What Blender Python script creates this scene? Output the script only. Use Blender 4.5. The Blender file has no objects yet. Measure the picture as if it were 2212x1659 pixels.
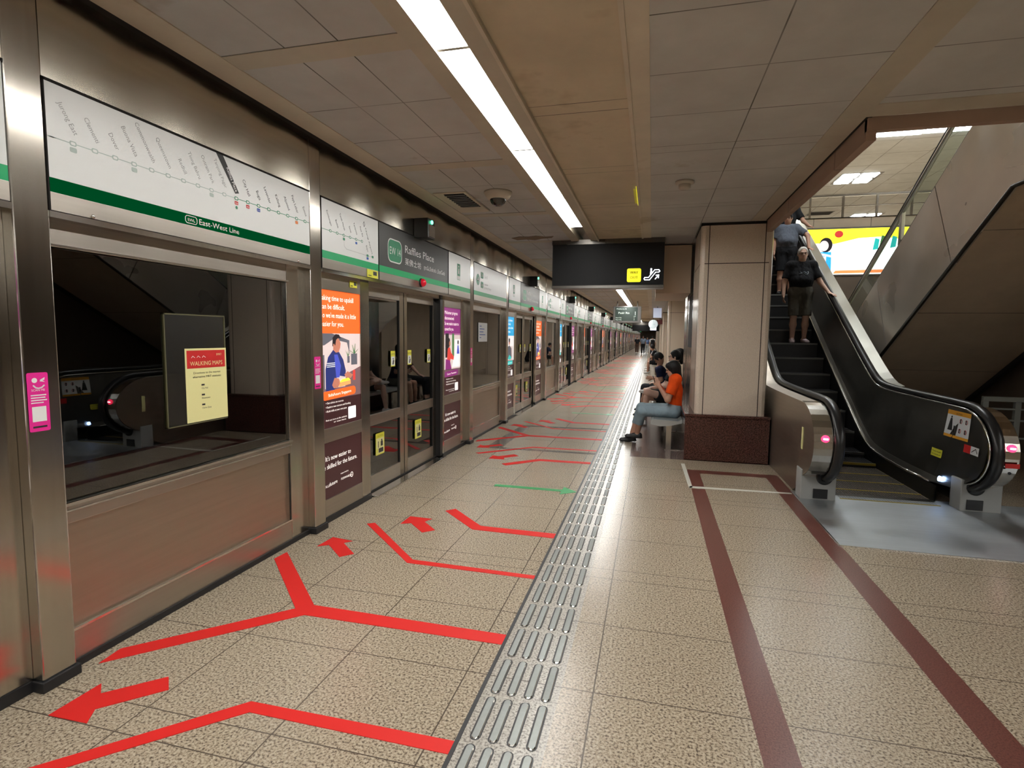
import bpy, math, random
import numpy as np
from mathutils import Vector, Matrix
random.seed(4)
SC = bpy.context.scene
COL = SC.collection
PI = math.pi
R = math.radians
P = 5.85            # spacing of the platform door modules
HC = 3.07           # platform ceiling height

# ------------------------------------------------------------------ materials
def nmat(name):
    m = bpy.data.materials.new(name); m.use_nodes = True
    nt = m.node_tree
    return m, nt, nt.nodes['Principled BSDF'], nt.nodes, nt.links
def plain(name, col, rough=0.5, metal=0.0, emit=None, es=0.0, spec=0.5, coat=0.0):
    m, nt, b, N, L = nmat(name)
    b.inputs['Base Color'].default_value = (*col, 1)
    b.inputs['Roughness'].default_value = rough
    b.inputs['Metallic'].default_value = metal
    b.inputs['Specular IOR Level'].default_value = spec
    b.inputs['Coat Weight'].default_value = coat
    if emit:
        b.inputs['Emission Color'].default_value = (*emit, 1)
        b.inputs['Emission Strength'].default_value = es
    return m
def ramp(N, stops):
    r = N.new('ShaderNodeValToRGB'); e = r.color_ramp.elements
    while len(e) < len(stops): e.new(0.5)
    for i, (p, c) in enumerate(stops):
        e[i].position = p; e[i].color = (*c, 1) if len(c) == 3 else c
    return r
def coords(N, L, scale=(1, 1, 1), world=False):
    t = N.new('ShaderNodeTexCoord'); mp = N.new('ShaderNodeMapping')
    mp.inputs['Scale'].default_value = scale
    if world:
        g = N.new('ShaderNodeNewGeometry'); L.new(g.outputs['Position'], mp.inputs['Vector'])
    else:
        L.new(t.outputs['Object'], mp.inputs['Vector'])
    return mp
def noise(N, L, mp, scale, detail=2.0, rough=0.5):
    n = N.new('ShaderNodeTexNoise'); n.inputs['Scale'].default_value = scale
    n.inputs['Detail'].default_value = detail; n.inputs['Roughness'].default_value = rough
    L.new(mp.outputs[0], n.inputs['Vector']); return n
def metal(name, col, r0, r1, stretch=(60, 60, 1.2), bump=0.02, wave=0.0, wscale=1.3):
    m, nt, b, N, L = nmat(name)
    b.inputs['Metallic'].default_value = 1.0
    n = noise(N, L, coords(N, L, stretch, True), 1.0, 2)
    n2 = noise(N, L, coords(N, L, (1, 1, 1), True), 1.7, 2, .5)
    rr = N.new('ShaderNodeMapRange'); L.new(n2.outputs[0], rr.inputs[0])
    rr.inputs[1].default_value = .3; rr.inputs[2].default_value = .7
    rr.inputs[3].default_value = r0; rr.inputs[4].default_value = r1
    L.new(rr.outputs[0], b.inputs['Roughness'])
    c = ramp(N, [(0.3, tuple(x * .93 for x in col)), (0.7, col)])
    L.new(n.outputs[0], c.inputs[0]); L.new(c.outputs[0], b.inputs['Base Color'])
    if wave:
        n3 = noise(N, L, coords(N, L, (1, 2.2, .8), True), wscale, 0)
        b2 = N.new('ShaderNodeBump'); b2.inputs['Strength'].default_value = wave; b2.inputs['Distance'].default_value = 0.08
        L.new(n3.outputs[0], b2.inputs['Height']); L.new(b2.outputs[0], b.inputs['Normal'])
    return m
def mth(N, L, op, a, b=None, c=None):
    n = N.new('ShaderNodeMath'); n.operation = op
    for i, v in enumerate((a, b, c)):
        if v is None: continue
        if isinstance(v, (int, float)): n.inputs[i].default_value = v
        else: L.new(v, n.inputs[i])
    return n.outputs[0]
def lines(N, L, val, cs, w, per=None, off=0.0):
    """mask of thin joint lines at the given values of a coordinate"""
    if per: val = mth(N, L, 'WRAP', mth(N, L, 'SUBTRACT', val, off), per - .02, -.02)
    out = None
    for c in cs:
        o = mth(N, L, 'COMPARE', val, c, w)
        out = o if out is None else mth(N, L, 'MAXIMUM', out, o)
    return out
def granite(name, c_lo, c_mid, c_hi, rough, gs=95.0, xs=(), xw=.003, ys=None, yper=None, yoff=0.0, stain=.12, specks=(.37, .47, .60)):
    m, nt, b, N, L = nmat(name)
    mp = coords(N, L, (1, 1, 1), True)
    n = noise(N, L, mp, gs, 3, .65)
    c = ramp(N, [(specks[0], c_lo), (specks[1], c_mid), (specks[2], c_hi)])
    L.new(n.outputs[0], c.inputs[0])
    v = N.new('ShaderNodeTexVoronoi'); v.inputs['Scale'].default_value = gs * .9; L.new(mp.outputs[0], v.inputs['Vector'])
    mx = N.new('ShaderNodeMix'); mx.data_type = 'RGBA'; mx.blend_type = 'MULTIPLY'; mx.inputs[0].default_value = .3
    L.new(c.outputs[0], mx.inputs[6]); L.new(v.outputs['Distance'], mx.inputs[7])
    cc = ramp(N, [(0, (1, 1, 1)), (1, (.55, .5, .5))]); L.new(v.outputs['Distance'], cc.inputs[0]); L.new(cc.outputs[0], mx.inputs[7])
    n2 = noise(N, L, mp, .8, 1, .5)
    mx2 = N.new('ShaderNodeMix'); mx2.data_type = 'RGBA'; mx2.blend_type = 'MULTIPLY'; mx2.inputs[0].default_value = 1
    st = ramp(N, [(.05, (1 - stain * 1.6,) * 3), (.95, (1, 1, 1))]); L.new(n2.outputs[0], st.inputs[0])
    L.new(mx.outputs[2], mx2.inputs[6]); L.new(st.outputs[0], mx2.inputs[7])
    outc = mx2.outputs[2]
    if xs or ys:
        s = N.new('ShaderNodeSeparateXYZ'); L.new(mp.outputs[0], s.inputs[0])
        msk = lines(N, L, s.outputs[0], xs, xw) if xs else None
        if ys:
            k = lines(N, L, s.outputs[1], ys, xw * .9, yper, yoff)
            msk = k if msk is None else mth(N, L, 'MAXIMUM', msk, k)
        mx3 = N.new('ShaderNodeMix'); mx3.data_type = 'RGBA'
        L.new(msk, mx3.inputs[0]); L.new(outc, mx3.inputs[6]); mx3.inputs[7].default_value = (.10, .075, .055, 1)
        outc = mx3.outputs[2]
    L.new(outc, b.inputs['Base Color'])
    b.inputs['Roughness'].default_value = rough
    return m
def tiled(name, col, rough, xs=(), ys=(), yper=None, yoff=0, w=.003, line=(.05, .04, .03), bn=.10, bs=.25, stain=(1, 1, 1), sscale=.9, sthr=(.62, .72)):
    m, nt, b, N, L = nmat(name)
    mp = coords(N, L, (1, 1, 1), True)
    n = noise(N, L, mp, 1.6, 5, .65)
    c = ramp(N, [(.3, tuple(x * (1 - bn) for x in col)), (.7, tuple(min(1, x * (1 + bn)) for x in col))])
    L.new(n.outputs[0], c.inputs[0])
    n2 = noise(N, L, mp, sscale, 5, .7)
    s2 = ramp(N, [(sthr[0], (1, 1, 1)), (sthr[1], stain)]); L.new(n2.outputs[0], s2.inputs[0])
    mx = N.new('ShaderNodeMix'); mx.data_type = 'RGBA'; mx.blend_type = 'MULTIPLY'; mx.inputs[0].default_value = 1
    L.new(c.outputs[0], mx.inputs[6]); L.new(s2.outputs[0], mx.inputs[7]); outc = mx.outputs[2]
    if xs or ys:
        s = N.new('ShaderNodeSeparateXYZ'); L.new(mp.outputs[0], s.inputs[0])
        msk = lines(N, L, s.outputs[0], xs, w) if xs else None
        if ys:
            k = lines(N, L, s.outputs[1], ys, w, yper, yoff)
            msk = k if msk is None else mth(N, L, 'MAXIMUM', msk, k)
        n3 = noise(N, L, mp, 1.7, 3); f = mth(N, L, 'MULTIPLY', msk, mth(N, L, 'MULTIPLY_ADD', n3.outputs[0], 1.6, -.15))
        mx3 = N.new('ShaderNodeMix'); mx3.data_type = 'RGBA'; mx3.clamp_factor = True
        L.new(f, mx3.inputs[0]); L.new(outc, mx3.inputs[6]); mx3.inputs[7].default_value = (*line, 1); outc = mx3.outputs[2]
    L.new(outc, b.inputs['Base Color']); b.inputs['Roughness'].default_value = rough
    return m
def glassmat(name, tint, ior=1.5, rough=0.015, extra=.02):
    m = bpy.data.materials.new(name); m.use_nodes = True; nt = m.node_tree; N, L = nt.nodes, nt.links
    N.remove(N['Principled BSDF']); o = N['Material Output']
    t = N.new('ShaderNodeBsdfTransparent'); t.inputs[0].default_value = (*tint, 1)
    g = N.new('ShaderNodeBsdfGlossy'); g.inputs['Roughness'].default_value = rough
    f = N.new('ShaderNodeFresnel'); f.inputs[0].default_value = ior
    ge = N.new('ShaderNodeNewGeometry')
    a = mth(N, L, 'MULTIPLY', mth(N, L, 'ADD', f.outputs[0], extra), mth(N, L, 'SUBTRACT', 1.0, ge.outputs['Backfacing']))
    mx = N.new('ShaderNodeMixShader'); L.new(a, mx.inputs[0]); L.new(t.outputs[0], mx.inputs[1]); L.new(g.outputs[0], mx.inputs[2])
    L.new(mx.outputs[0], o.inputs[0]); return m
def cloth(name, col, ns=120, bump=.15):
    m, nt, b, N, L = nmat(name)
    mp = coords(N, L); n = noise(N, L, mp, 6, 4)
    c = ramp(N, [(.3, tuple(x * .8 for x in col)), (.7, col)]); L.new(n.outputs[0], c.inputs[0]); L.new(c.outputs[0], b.inputs['Base Color'])
    b.inputs['Roughness'].default_value = .85; b.inputs['Specular IOR Level'].default_value = .2
    n2 = noise(N, L, coords(N, L, (1, 1, .55)), 11, 2, .6); bp = N.new('ShaderNodeBump'); bp.inputs['Strength'].default_value = .8; bp.inputs['Distance'].default_value = .035
    L.new(n2.outputs[0], bp.inputs['Height']); L.new(bp.outputs[0], b.inputs['Normal']); return m

M = {}
M['steel'] = metal('brushed_steel', (.56, .52, .46), .15, .22, (40, 40, 2), 0)
M['steel_h'] = metal('brushed_steel_horizontal', (.53, .48, .42), .30, .40, (40, 2, 40), 0)
M['steel_panel'] = metal('steel_panel', (.50, .43, .35), .34, .42, (40, 2, 40), 0, .05, 1.2)
M['fascia'] = metal('wavy_fascia_steel', (.62, .58, .50), .19, .26, (30, 2, 30), 0, .9, .9)
M['steel_dark'] = metal('dark_steel', (.20, .19, .18), .30, .45, (70, 1, 70), .02)
M['steel_bright'] = metal('bright_steel', (.80, .78, .74), .12, .22, (50, 50, 2), .01)
M['core'] = metal('lift_core_steel', (.55, .53, .48), .12, .25, (50, 50, 2), .01, .2, 2.5)
M['esc_inner'] = metal('escalator_inner_panel', (.26, .25, .23), .30, .45, (30, 3, 3), .02, .06, 2.)
M['esc_outer'] = metal('escalator_outer_panel', (.50, .44, .37), .34, .42, (40, 2, 40), 0)
M['plate'] = metal('scuffed_floor_plate', (.52, .55, .57), .38, .62, (2, 30, 30), .08)
M['rubber'] = plain('black_rubber', (.012, .012, .013), .32)
M['skirt'] = plain('black_skirting', (.015, .015, .017), .45)
M['black'] = plain('black_plastic', (.01, .01, .011), .35)
M['gap'] = plain('dark_gap', (.01, .008, .007), .9)
M['mullion'] = plain('dark_mullion', (.03, .028, .025), .4)
M['glass'] = glassmat('screen_glass', (.60, .66, .62), 1.6, .01, .15)
M['glass_clear'] = glassmat('balustrade_glass', (.86, .92, .90), 1.5, .01, .02)
M['paper_holder'] = glassmat('clear_plastic', (.68, .66, .48), 1.5, .35, .10)
M['sign_white'] = plain('sign_white', (.62, .62, .60), .30, emit=(1, 1, .98), es=.10)
M['sign_dark'] = plain('sign_charcoal', (.055, .055, .055), .35)
M['green'] = plain('line_green', (.0, .30, .10), .4, emit=(0, .5, .16), es=.08)
M['green2'] = plain('code_green', (.03, .26, .13), .4)
M['ink'] = plain('ink', (.03, .03, .03), .5)
M['faded'] = plain('faded_ink', (.38, .38, .37), .5)
M['fadedg'] = plain('faded_green', (.46, .54, .50), .5)
M['white'] = plain('print_white', (.8, .8, .78), .4)
M['red'] = plain('print_red', (.62, .03, .03), .4)
M['blue'] = plain('print_blue', (.02, .10, .45), .4)
M['orange'] = plain('print_orange', (.80, .22, .04), .4)
M['tape_red'] = plain('red_floor_tape', (.74, .022, .018), .6, spec=.3)
M['tape_green'] = plain('green_floor_tape', (.04, .34, .11), .42)
M['tape_white'] = plain('white_floor_tape', (.62, .60, .52), .45)
M['pink'] = plain('pink_sticker', (.80, .03, .30), .35)
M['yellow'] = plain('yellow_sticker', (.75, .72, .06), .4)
M['paper_yellow'] = plain('yellow_paper', (.80, .76, .36), .6)
M['paper_white'] = plain('white_paper', (.75, .77, .78), .6)
M['lamp'] = plain('tube_light_diffuser', (.9, .9, .9), .4, emit=(1.0, 1.0, .97), es=32)
M['lamp_off'] = plain('unlit_diffuser', (.32, .31, .27), .4)
M['led_blue'] = plain('blue_led', (.2, .4, .9), .3, emit=(.35, .55, 1), es=14)
M['led_red'] = plain('red_stop_led', (.9, .02, .08), .3, emit=(1, .03, .10), es=3.2)
M['led_white'] = plain('white_led_bar', (1, 1, 1), .3, emit=(1, .75, .8), es=9)
M['led_green'] = plain('green_led', (.1, .9, .5), .3, emit=(.1, 1, .5), es=6)
M['red_lens'] = plain('red_lens', (.5, .005, .02), .15, emit=(.8, .01, .03), es=.25)
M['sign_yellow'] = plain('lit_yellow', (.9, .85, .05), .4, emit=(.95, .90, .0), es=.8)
M['sign_lit'] = plain('lit_white', (.9, .9, .9), .4, emit=(.85, .9, 1), es=1.6)
M['sign_face'] = plain('unlit_sign_face', (.014, .014, .015), .55, spec=.2)
M['sign_frame'] = metal('sign_frame_metal', (.14, .13, .12), .25, .35)
M['pids'] = plain('display_face', (.03, .05, .04), .3)
M['pids_txt'] = plain('display_text', (.6, .7, .6), .4, emit=(.7, .85, .75), es=.6)
M['yinyellow'] = plain('sign_text_olive', (.30, .28, .01), .5)
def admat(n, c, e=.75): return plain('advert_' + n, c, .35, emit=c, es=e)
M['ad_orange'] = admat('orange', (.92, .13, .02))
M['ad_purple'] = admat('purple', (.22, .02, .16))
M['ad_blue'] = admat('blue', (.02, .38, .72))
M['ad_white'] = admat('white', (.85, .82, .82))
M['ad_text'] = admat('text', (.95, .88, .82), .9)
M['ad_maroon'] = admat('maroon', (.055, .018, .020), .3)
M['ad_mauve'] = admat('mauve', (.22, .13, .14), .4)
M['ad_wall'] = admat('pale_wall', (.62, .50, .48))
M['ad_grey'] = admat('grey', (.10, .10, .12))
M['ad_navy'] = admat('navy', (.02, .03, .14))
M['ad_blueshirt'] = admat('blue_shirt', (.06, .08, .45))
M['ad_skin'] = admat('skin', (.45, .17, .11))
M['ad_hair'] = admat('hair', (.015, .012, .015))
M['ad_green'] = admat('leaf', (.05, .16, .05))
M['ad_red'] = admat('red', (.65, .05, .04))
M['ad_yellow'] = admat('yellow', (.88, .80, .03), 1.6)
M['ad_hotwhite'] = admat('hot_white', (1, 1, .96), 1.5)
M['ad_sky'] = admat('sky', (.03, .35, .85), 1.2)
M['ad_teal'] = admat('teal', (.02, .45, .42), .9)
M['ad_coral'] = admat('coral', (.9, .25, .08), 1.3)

FX = (-2.04, -1.425, -.805, -.205)
M['floor'] = granite('speckled_granite_floor', (.12, .09, .068), (.42, .335, .235), (.62, .52, .39), .27, 92, FX, .0032, (0, .15, .75, 1.35), 1.95, 1.61)
M['floor_strip'] = granite('tactile_strip_stone', (.16, .14, .12), (.44, .40, .34), (.60, .56, .49), .30, 92, (), .003, (0, .15, .75, 1.35), 1.95, 1.61)
M['red_granite'] = granite('red_brown_granite', (.025, .010, .008), (.085, .032, .026), (.17, .07, .055), .12, 70)
M['band'] = granite('red_brown_floor_band', (.10, .028, .022), (.17, .055, .042), (.21, .08, .062), .28, 140, stain=.08)
M['brown_floor'] = granite('brown_floor_tile', (.08, .05, .045), (.19, .135, .12), (.26, .19, .17), .18, 90, (-.205, .12), .003)
M['darkband'] = granite('dark_brown_floor_band', (.05, .035, .03), (.10, .07, .06), (.14, .10, .085), .25, 120)
M['pillar'] = granite('cream_pillar_tile', (.68, .56, .45), (.82, .70, .57), (.86, .75, .62), .22, 130, stain=.06, specks=(.3, .5, .7))
M['pillar_joint'] = plain('pillar_joint', (.05, .03, .025), .8)
CY_ = (0, .15, .75, 1.35)
M['ceil_l'] = tiled('grey_ceiling_tiles', (.55, .545, .535), .75, (-1.89, -1.58), CY_, 1.95, 2.58, .004, stain=(.62, .55, .46))
M['ceil_r'] = tiled('grey_ceiling_tiles_right', (.56, .555, .54), .75, (.56,), CY_, 1.95, 2.56, .004, stain=(.75, .7, .62))
M['ceil_m'] = tiled('tan_ceiling_tiles', (.64, .55, .41), .7, (), (0, 1.2), 1.35, 2.38, .004, stain=(.60, .55, .48), sscale=.8, sthr=(.56, .7))
M['ceil_band'] = tiled('ceiling_trim_band', (.66, .59, .48), .6, stain=(.8, .75, .66))
M['ceil_band2'] = tiled('ceiling_trim_band_dark', (.54, .49, .40), .6, stain=(.8, .75, .66))
M['void_trim'] = tiled('void_edge_trim', (.42, .29, .22), .55, ys=(0,), yper=1.5, yoff=4.9, w=.005)
M['conc_ceil'] = tiled('concourse_ceiling_tiles', (.55, .55, .53), .7, (4.2, 5.4, 6.6, 7.8, 9.0), (0,), 1.2, 0, .014, line=(.15, .13, .11), stain=(.7, .65, .6))
M['conc_wall'] = tiled('concourse_beige_wall', (.58, .47, .34), .4, (3.6, 4.8, 6.0, 7.2), (), None, 0, .008)
M['dark_wall'] = tiled('dark_marble', (.16, .125, .095), .35)
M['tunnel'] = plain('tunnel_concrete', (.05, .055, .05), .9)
M['clad'] = metal('stair_cladding_steel', (.82, .77, .69), .26, .36, (3, 3, 3), .002, .32, 1.1)
M['clad'].node_tree.nodes['Principled BSDF'].inputs['Metallic'].default_value = .5
M['soffit'] = tiled('soffit_marble', (.66, .54, .41), .4, ys=(0,), yper=1.35, yoff=.2, w=.006, stain=(.8, .7, .6))
M['tread'] = plain('escalator_tread', (.018, .018, .019), .5)
M['tread_edge'] = plain('step_nosing', (.16, .16, .15), .5)
M['tread_yellow'] = plain('step_yellow_line', (.45, .33, .05), .5)
M['grey_frame'] = plain('grey_painted_frame', (.22, .23, .21), .5)
M['dome'] = plain('dark_dome', (.03, .025, .02), .12, coat=.5)
M['white_plastic'] = plain('off_white_plastic', (.55, .50, .42), .45)
# people
M['skin'] = plain('skin', (.52, .29, .20), .5); M['skin2'] = plain('light_skin', (.78, .50, .38), .5); M['skin3'] = plain('tan_skin', (.38, .20, .13), .5)
def hairm(name, c):
    m, nt, b, N, L = nmat(name); b.inputs['Base Color'].default_value = (*c, 1); b.inputs['Roughness'].default_value = .55; b.inputs['Specular IOR Level'].default_value = .3
    n = noise(N, L, coords(N, L, (90, 90, 6)), 1, 2); bp = N.new('ShaderNodeBump'); bp.inputs['Strength'].default_value = .8; bp.inputs['Distance'].default_value = .006
    L.new(n.outputs[0], bp.inputs['Height']); L.new(bp.outputs[0], b.inputs['Normal']); return m
M['hair'] = hairm('black_hair', (.008, .007, .007)); M['hair_grey'] = hairm('grey_hair', (.62, .60, .56))
M['eye'] = plain('eye', (.01, .01, .01), .2); M['lip'] = plain('lips', (.33, .10, .08), .5)
M['c_orange'] = cloth('orange_cotton', (.95, .10, .012)); M['c_denim'] = cloth('pale_denim', (.30, .40, .46)); M['c_black'] = cloth('black_cotton', (.017, .018, .021))
M['c_grey'] = cloth('grey_cotton', (.13, .15, .19)); M['c_shorts'] = cloth('dark_grey_shorts', (.13, .125, .105)); M['c_navy'] = cloth('navy_cotton', (.015, .02, .055))
M['c_white'] = cloth('white_cotton', (.62, .62, .60)); M['c_blue'] = cloth('light_blue_cotton', (.16, .24, .45)); M['c_pale'] = cloth('pale_blue_grey_cotton', (.30, .36, .46)); M['c_brown'] = cloth('brown_cotton', (.12, .07, .05))
M['shoe_b'] = plain('black_shoe', (.012, .012, .013), .45); M['shoe_w'] = plain('white_shoe', (.75, .75, .74), .5); M['sandal'] = plain('grey_slipper', (.45, .35, .36), .6)
M['phone'] = plain('phone', (.01, .01, .012), .15)

# ------------------------------------------------------------------ mesh helpers
class MB:
    def __init__(s): s.v = []; s.f = []; s.m = []; s.mats = []; s.sm = []
    def mi(s, mat):
        if mat not in s.mats: s.mats.append(mat)
        return s.mats.index(mat)
    def add(s, vs, fs, mat, smooth=False):
        o = len(s.v); i = s.mi(mat); s.v += [tuple(v) for v in vs]
        for f in fs: s.f.append([o + k for k in f]); s.m.append(i); s.sm.append(smooth)
        return s
    def box(s, x0, x1, y0, y1, z0, z1, mat):
        vs = [(x, y, z) for x in (x0, x1) for y in (y0, y1) for z in (z0, z1)]
        return s.add(vs, [(0, 1, 3, 2), (4, 6, 7, 5), (0, 4, 5, 1), (2, 3, 7, 6), (0, 2, 6, 4), (1, 5, 7, 3)], mat)
    def prism(s, poly, axis, a, b, mat):
        """poly: 2-D points in the two other axes (in xyz order) extruded from a to b"""
        def mk(p, t):
            q = list(p); q.insert(axis, t); return q
        n = len(poly); vs = [mk(p, a) for p in poly] + [mk(p, b) for p in poly]
        fs = [list(range(n))[::-1], list(range(n, 2 * n))] + [(i, (i + 1) % n, n + (i + 1) % n, n + i) for i in range(n)]
        return s.add(vs, fs, mat)
    def tube(s, pts, rad, mat, n=10, sx=1.0, cap=True, updir=(1, 0, 0)):
        pts = [Vector(p) for p in pts]; rings = []; vs = []
        for i, p in enumerate(pts):
            d = (pts[min(i + 1, len(pts) - 1)] - pts[max(i - 1, 0)]).normalized()
            u = Vector(updir); u = (u - d * u.dot(d))
            if u.length < 1e-4: u = d.orthogonal()
            u.normalize(); w = d.cross(u)
            r = rad[i] if isinstance(rad, (list, tuple)) else rad
            vs += [p + u * (math.cos(2 * PI * k / n) * r * sx) + w * (math.sin(2 * PI * k / n) * r) for k in range(n)]
        fs = [(i * n + k, i * n + (k + 1) % n, (i + 1) * n + (k + 1) % n, (i + 1) * n + k) for i in range(len(pts) - 1) for k in range(n)]
        if cap: fs += [list(range(n))[::-1], list(range((len(pts) - 1) * n, len(pts) * n))]
        return s.add(vs, fs, mat, True)
    def lathe(s, prof, c, axis, mat, n=24, ry=1.0):
        a = Vector(axis).normalized(); u = a.orthogonal().normalized(); w = a.cross(u); vs = []
        for (r, h) in prof:
            vs += [Vector(c) + a * h + (u * math.cos(2 * PI * k / n) + w * math.sin(2 * PI * k / n)) * r for k in range(n)]
        fs = [(i * n + k, i * n + (k + 1) % n, (i + 1) * n + (k + 1) % n, (i + 1) * n + k) for i in range(len(prof) - 1) for k in range(n)]
        fs += [list(range(n))[::-1], list(range((len(prof) - 1) * n, len(prof) * n))]
        return s.add(vs, fs, mat, True)
    def ell(s, c, r, mat, n=16, m=10):
        vs = []; 
        for i in range(m + 1):
            t = PI * i / m
            for k in range(n): vs.append((c[0] + r[0] * math.sin(t) * math.cos(2 * PI * k / n), c[1] + r[1] * math.sin(t) * math.sin(2 * PI * k / n), c[2] + r[2] * math.cos(t)))
        fs = [(i * n + k, (i + 1) * n + k, (i + 1) * n + (k + 1) % n, i * n + (k + 1) % n) for i in range(m) for k in range(n)]
        return s.add(vs, fs, mat, True)
    def build(s, name, parent=None, bevel=0, **kw):
        me = bpy.data.meshes.new(name); me.from_pydata(s.v, [], s.f)
        for m_ in s.mats: me.materials.append(M[m_])
        me.polygons.foreach_set('material_index', s.m); me.polygons.foreach_set('use_smooth', s.sm)
        me.update(); me.validate()
        ob = bpy.data.objects.new(name, me); COL.objects.link(ob)
        if parent: ob.parent = parent; ob.matrix_parent_inverse = parent.matrix_basis.inverted()
        if bevel:
            bm = ob.modifiers.new('bevel', 'BEVEL'); bm.width = bevel; bm.segments = 2; bm.limit_method = 'ANGLE'; bm.angle_limit = R(40)
        for k, v in kw.items(): ob[k] = v
        return ob
def tag(o, label=None, cat=None, group=None, kind=None):
    if label: o['label'] = label
    if cat: o['category'] = cat
    if group: o['group'] = group
    if kind: o['kind'] = kind
    return o
def thing(name, loc, label, cat, group=None):
    o = bpy.data.objects.new(name, None); COL.objects.link(o); o.location = loc; o.empty_display_size = .1
    return tag(o, label, cat, group)
def struct(o, label=None): o['kind'] = 'structure'; 
def S(mb, name, label=None, parent=None, bevel=0):
    o = mb.build(name, parent, bevel); o['kind'] = 'structure'
    if label: o['label'] = label
    return o
def kids(o): return [c for c in bpy.data.objects if c.parent == o]
def copy_tree(o, dy, label=None, group=None, parent=None, ch=None):
    """copy of a thing, its parts and sub-parts, moved along the platform by dy"""
    c = o.copy(); COL.objects.link(c)
    if parent:
        pi = o.matrix_parent_inverse.copy(); c.parent = parent; c.matrix_parent_inverse = pi
    else:
        c.location = (o.location[0], o.location[1] + dy, o.location[2])
        if o.parent is None and o.type == 'MESH': pass
    if label: c['label'] = label
    if group: c['group'] = group
    for k in (ch[o] if ch is not None and o in ch else ch.get(o, []) if ch is not None else kids(o)): copy_tree(k, 0, parent=c, ch=ch)
    return c
def childmap():
    d = {}
    for c in bpy.data.objects:
        if c.parent: d.setdefault(c.parent, []).append(c)
    return d

_tc = {}
def textgeo(s, res=2):
    if s in _tc: return _tc[s]
    cu = bpy.data.curves.new('t', 'FONT'); cu.body = s; cu.size = 1; cu.resolution_u = res; cu.fill_mode = 'FRONT'
    ob = bpy.data.objects.new('t', cu); COL.objects.link(ob)
    bpy.context.view_layer.update()
    dg = bpy.context.evaluated_depsgraph_get(); me = ob.evaluated_get(dg).to_mesh()
    vs = [(v.co.x, v.co.y) for v in me.vertices]; fs = [list(p.vertices) for p in me.polygons]
    ob.evaluated_get(dg).to_mesh_clear(); bpy.data.objects.remove(ob); bpy.data.curves.remove(cu)
    w = max([v[0] for v in vs], default=0)
    _tc[s] = (vs, fs, w); return _tc[s]
class Board:
    """flat graphics on a plane: origin o, right u, up v, raised along n"""
    def __init__(s, mb, o, u, v, n): s.mb = mb; s.o = Vector(o); s.u = Vector(u); s.v = Vector(v); s.n = Vector(n); s.lift = .0006
    def P(s, a, b, h): return s.o + s.u * a + s.v * b + s.n * h
    def poly(s, pts, mat, lift=1): s.mb.add([s.P(a, b, s.lift * lift) for a, b in pts], [list(range(len(pts)))], mat)
    def rect(s, a0, a1, b0, b1, mat, lift=1): s.poly([(a0, b0), (a1, b0), (a1, b1), (a0, b1)], mat, lift)
    def rrect(s, a0, a1, b0, b1, r, mat, lift=1, rot=0):
        ps = []; cx, cy = (a0 + a1) / 2, (b0 + b1) / 2
        for (cx_, cy_, t0) in ((a1 - r, b1 - r, 0), (a0 + r, b1 - r, 90), (a0 + r, b0 + r, 180), (a1 - r, b0 + r, 270)):
            for k in range(5):
                t = R(t0 + k * 22.5); ps.append((cx_ + r * math.cos(t), cy_ + r * math.sin(t)))
        c, s_ = math.cos(rot), math.sin(rot)
        s.poly([(cx + (x - cx) * c - (y - cy) * s_, cy + (x - cx) * s_ + (y - cy) * c) for x, y in ps], mat, lift)
    def disc(s, a, b, r, mat, lift=1, ry=None, n=20): ry = ry or r; s.poly([(a + r * math.cos(2 * PI * k / n), b + ry * math.sin(2 * PI * k / n)) for k in range(n)], mat, lift)
    def line(s, pts, w, mat, lift=1):
        for (x0, y0), (x1, y1) in zip(pts[:-1], pts[1:]):
            d = math.hypot(x1 - x0, y1 - y0) or 1; nx, ny = -(y1 - y0) / d * w / 2, (x1 - x0) / d * w / 2
            ex, ey = (x1 - x0) / d * w * .3, (y1 - y0) / d * w * .3
            s.poly([(x0 + nx - ex, y0 + ny - ey), (x0 - nx - ex, y0 - ny - ey), (x1 - nx + ex, y1 - ny + ey), (x1 + nx + ex, y1 + ny + ey)], mat, lift)
    def text(s, t, a, b, size, mat, rot=0, width=None, align='l', lift=2, sx=1.0):
        vs, fs, w = textgeo(t)
        if not fs: return
        k = size * sx if width is None else width / max(w, 1e-6)
        off = {'l': 0, 'c': -w / 2, 'r': -w}[align]; c, sn = math.cos(rot), math.sin(rot)
        pts = []
        for x, y in vs:
            X, Y = (x + off) * k, y * size; pts.append(s.P(a + X * c - Y * sn, b + X * sn + Y * c, s.lift * lift))
        s.mb.add(pts, fs, mat)
M['deck'] = metal('pale_deck_steel', (.80, .79, .72), .30, .42, (3, 3, 3), .01)
M['newel_grey'] = plain('newel_grey', (.40, .41, .40), .45)
M['sticker_orange'] = plain('sticker_orange', (.80, .38, .04), .4)
M['lamp2'] = plain('concourse_light_diffuser', (.9, .9, .9), .4, emit=(.96, 1.0, 1.0), es=42)
M['maroon_sign'] = plain('maroon_sign', (.12, .02, .02), .4)
M['sign_soft'] = plain('soft_lit_sign', (.6, .65, .75), .4, emit=(.7, .78, 1), es=.4)
M['stain'] = plain('damp_stain', (.24, .17, .11), .9)
M['shirt_print'] = plain('shirt_print', (.35, .42, .48), .6)
M['bench_grey'] = plain('bench_grey_metal', (.50, .52, .52), .3, .6)
M['clock_face'] = plain('clock_face', (.8, .85, .85), .4, emit=(.8, .95, 1), es=.55)
M['bulkhead'] = plain('pale_bulkhead', (.86, .66, .47), .5)
M['holder_rim'] = plain('holder_rim', (.10, .095, .05), .4)
EXPO = 0.12
# ------------------------------------------------------------------ setting
YA, YB = -9.0, 132.0
XR = 9.5
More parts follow.
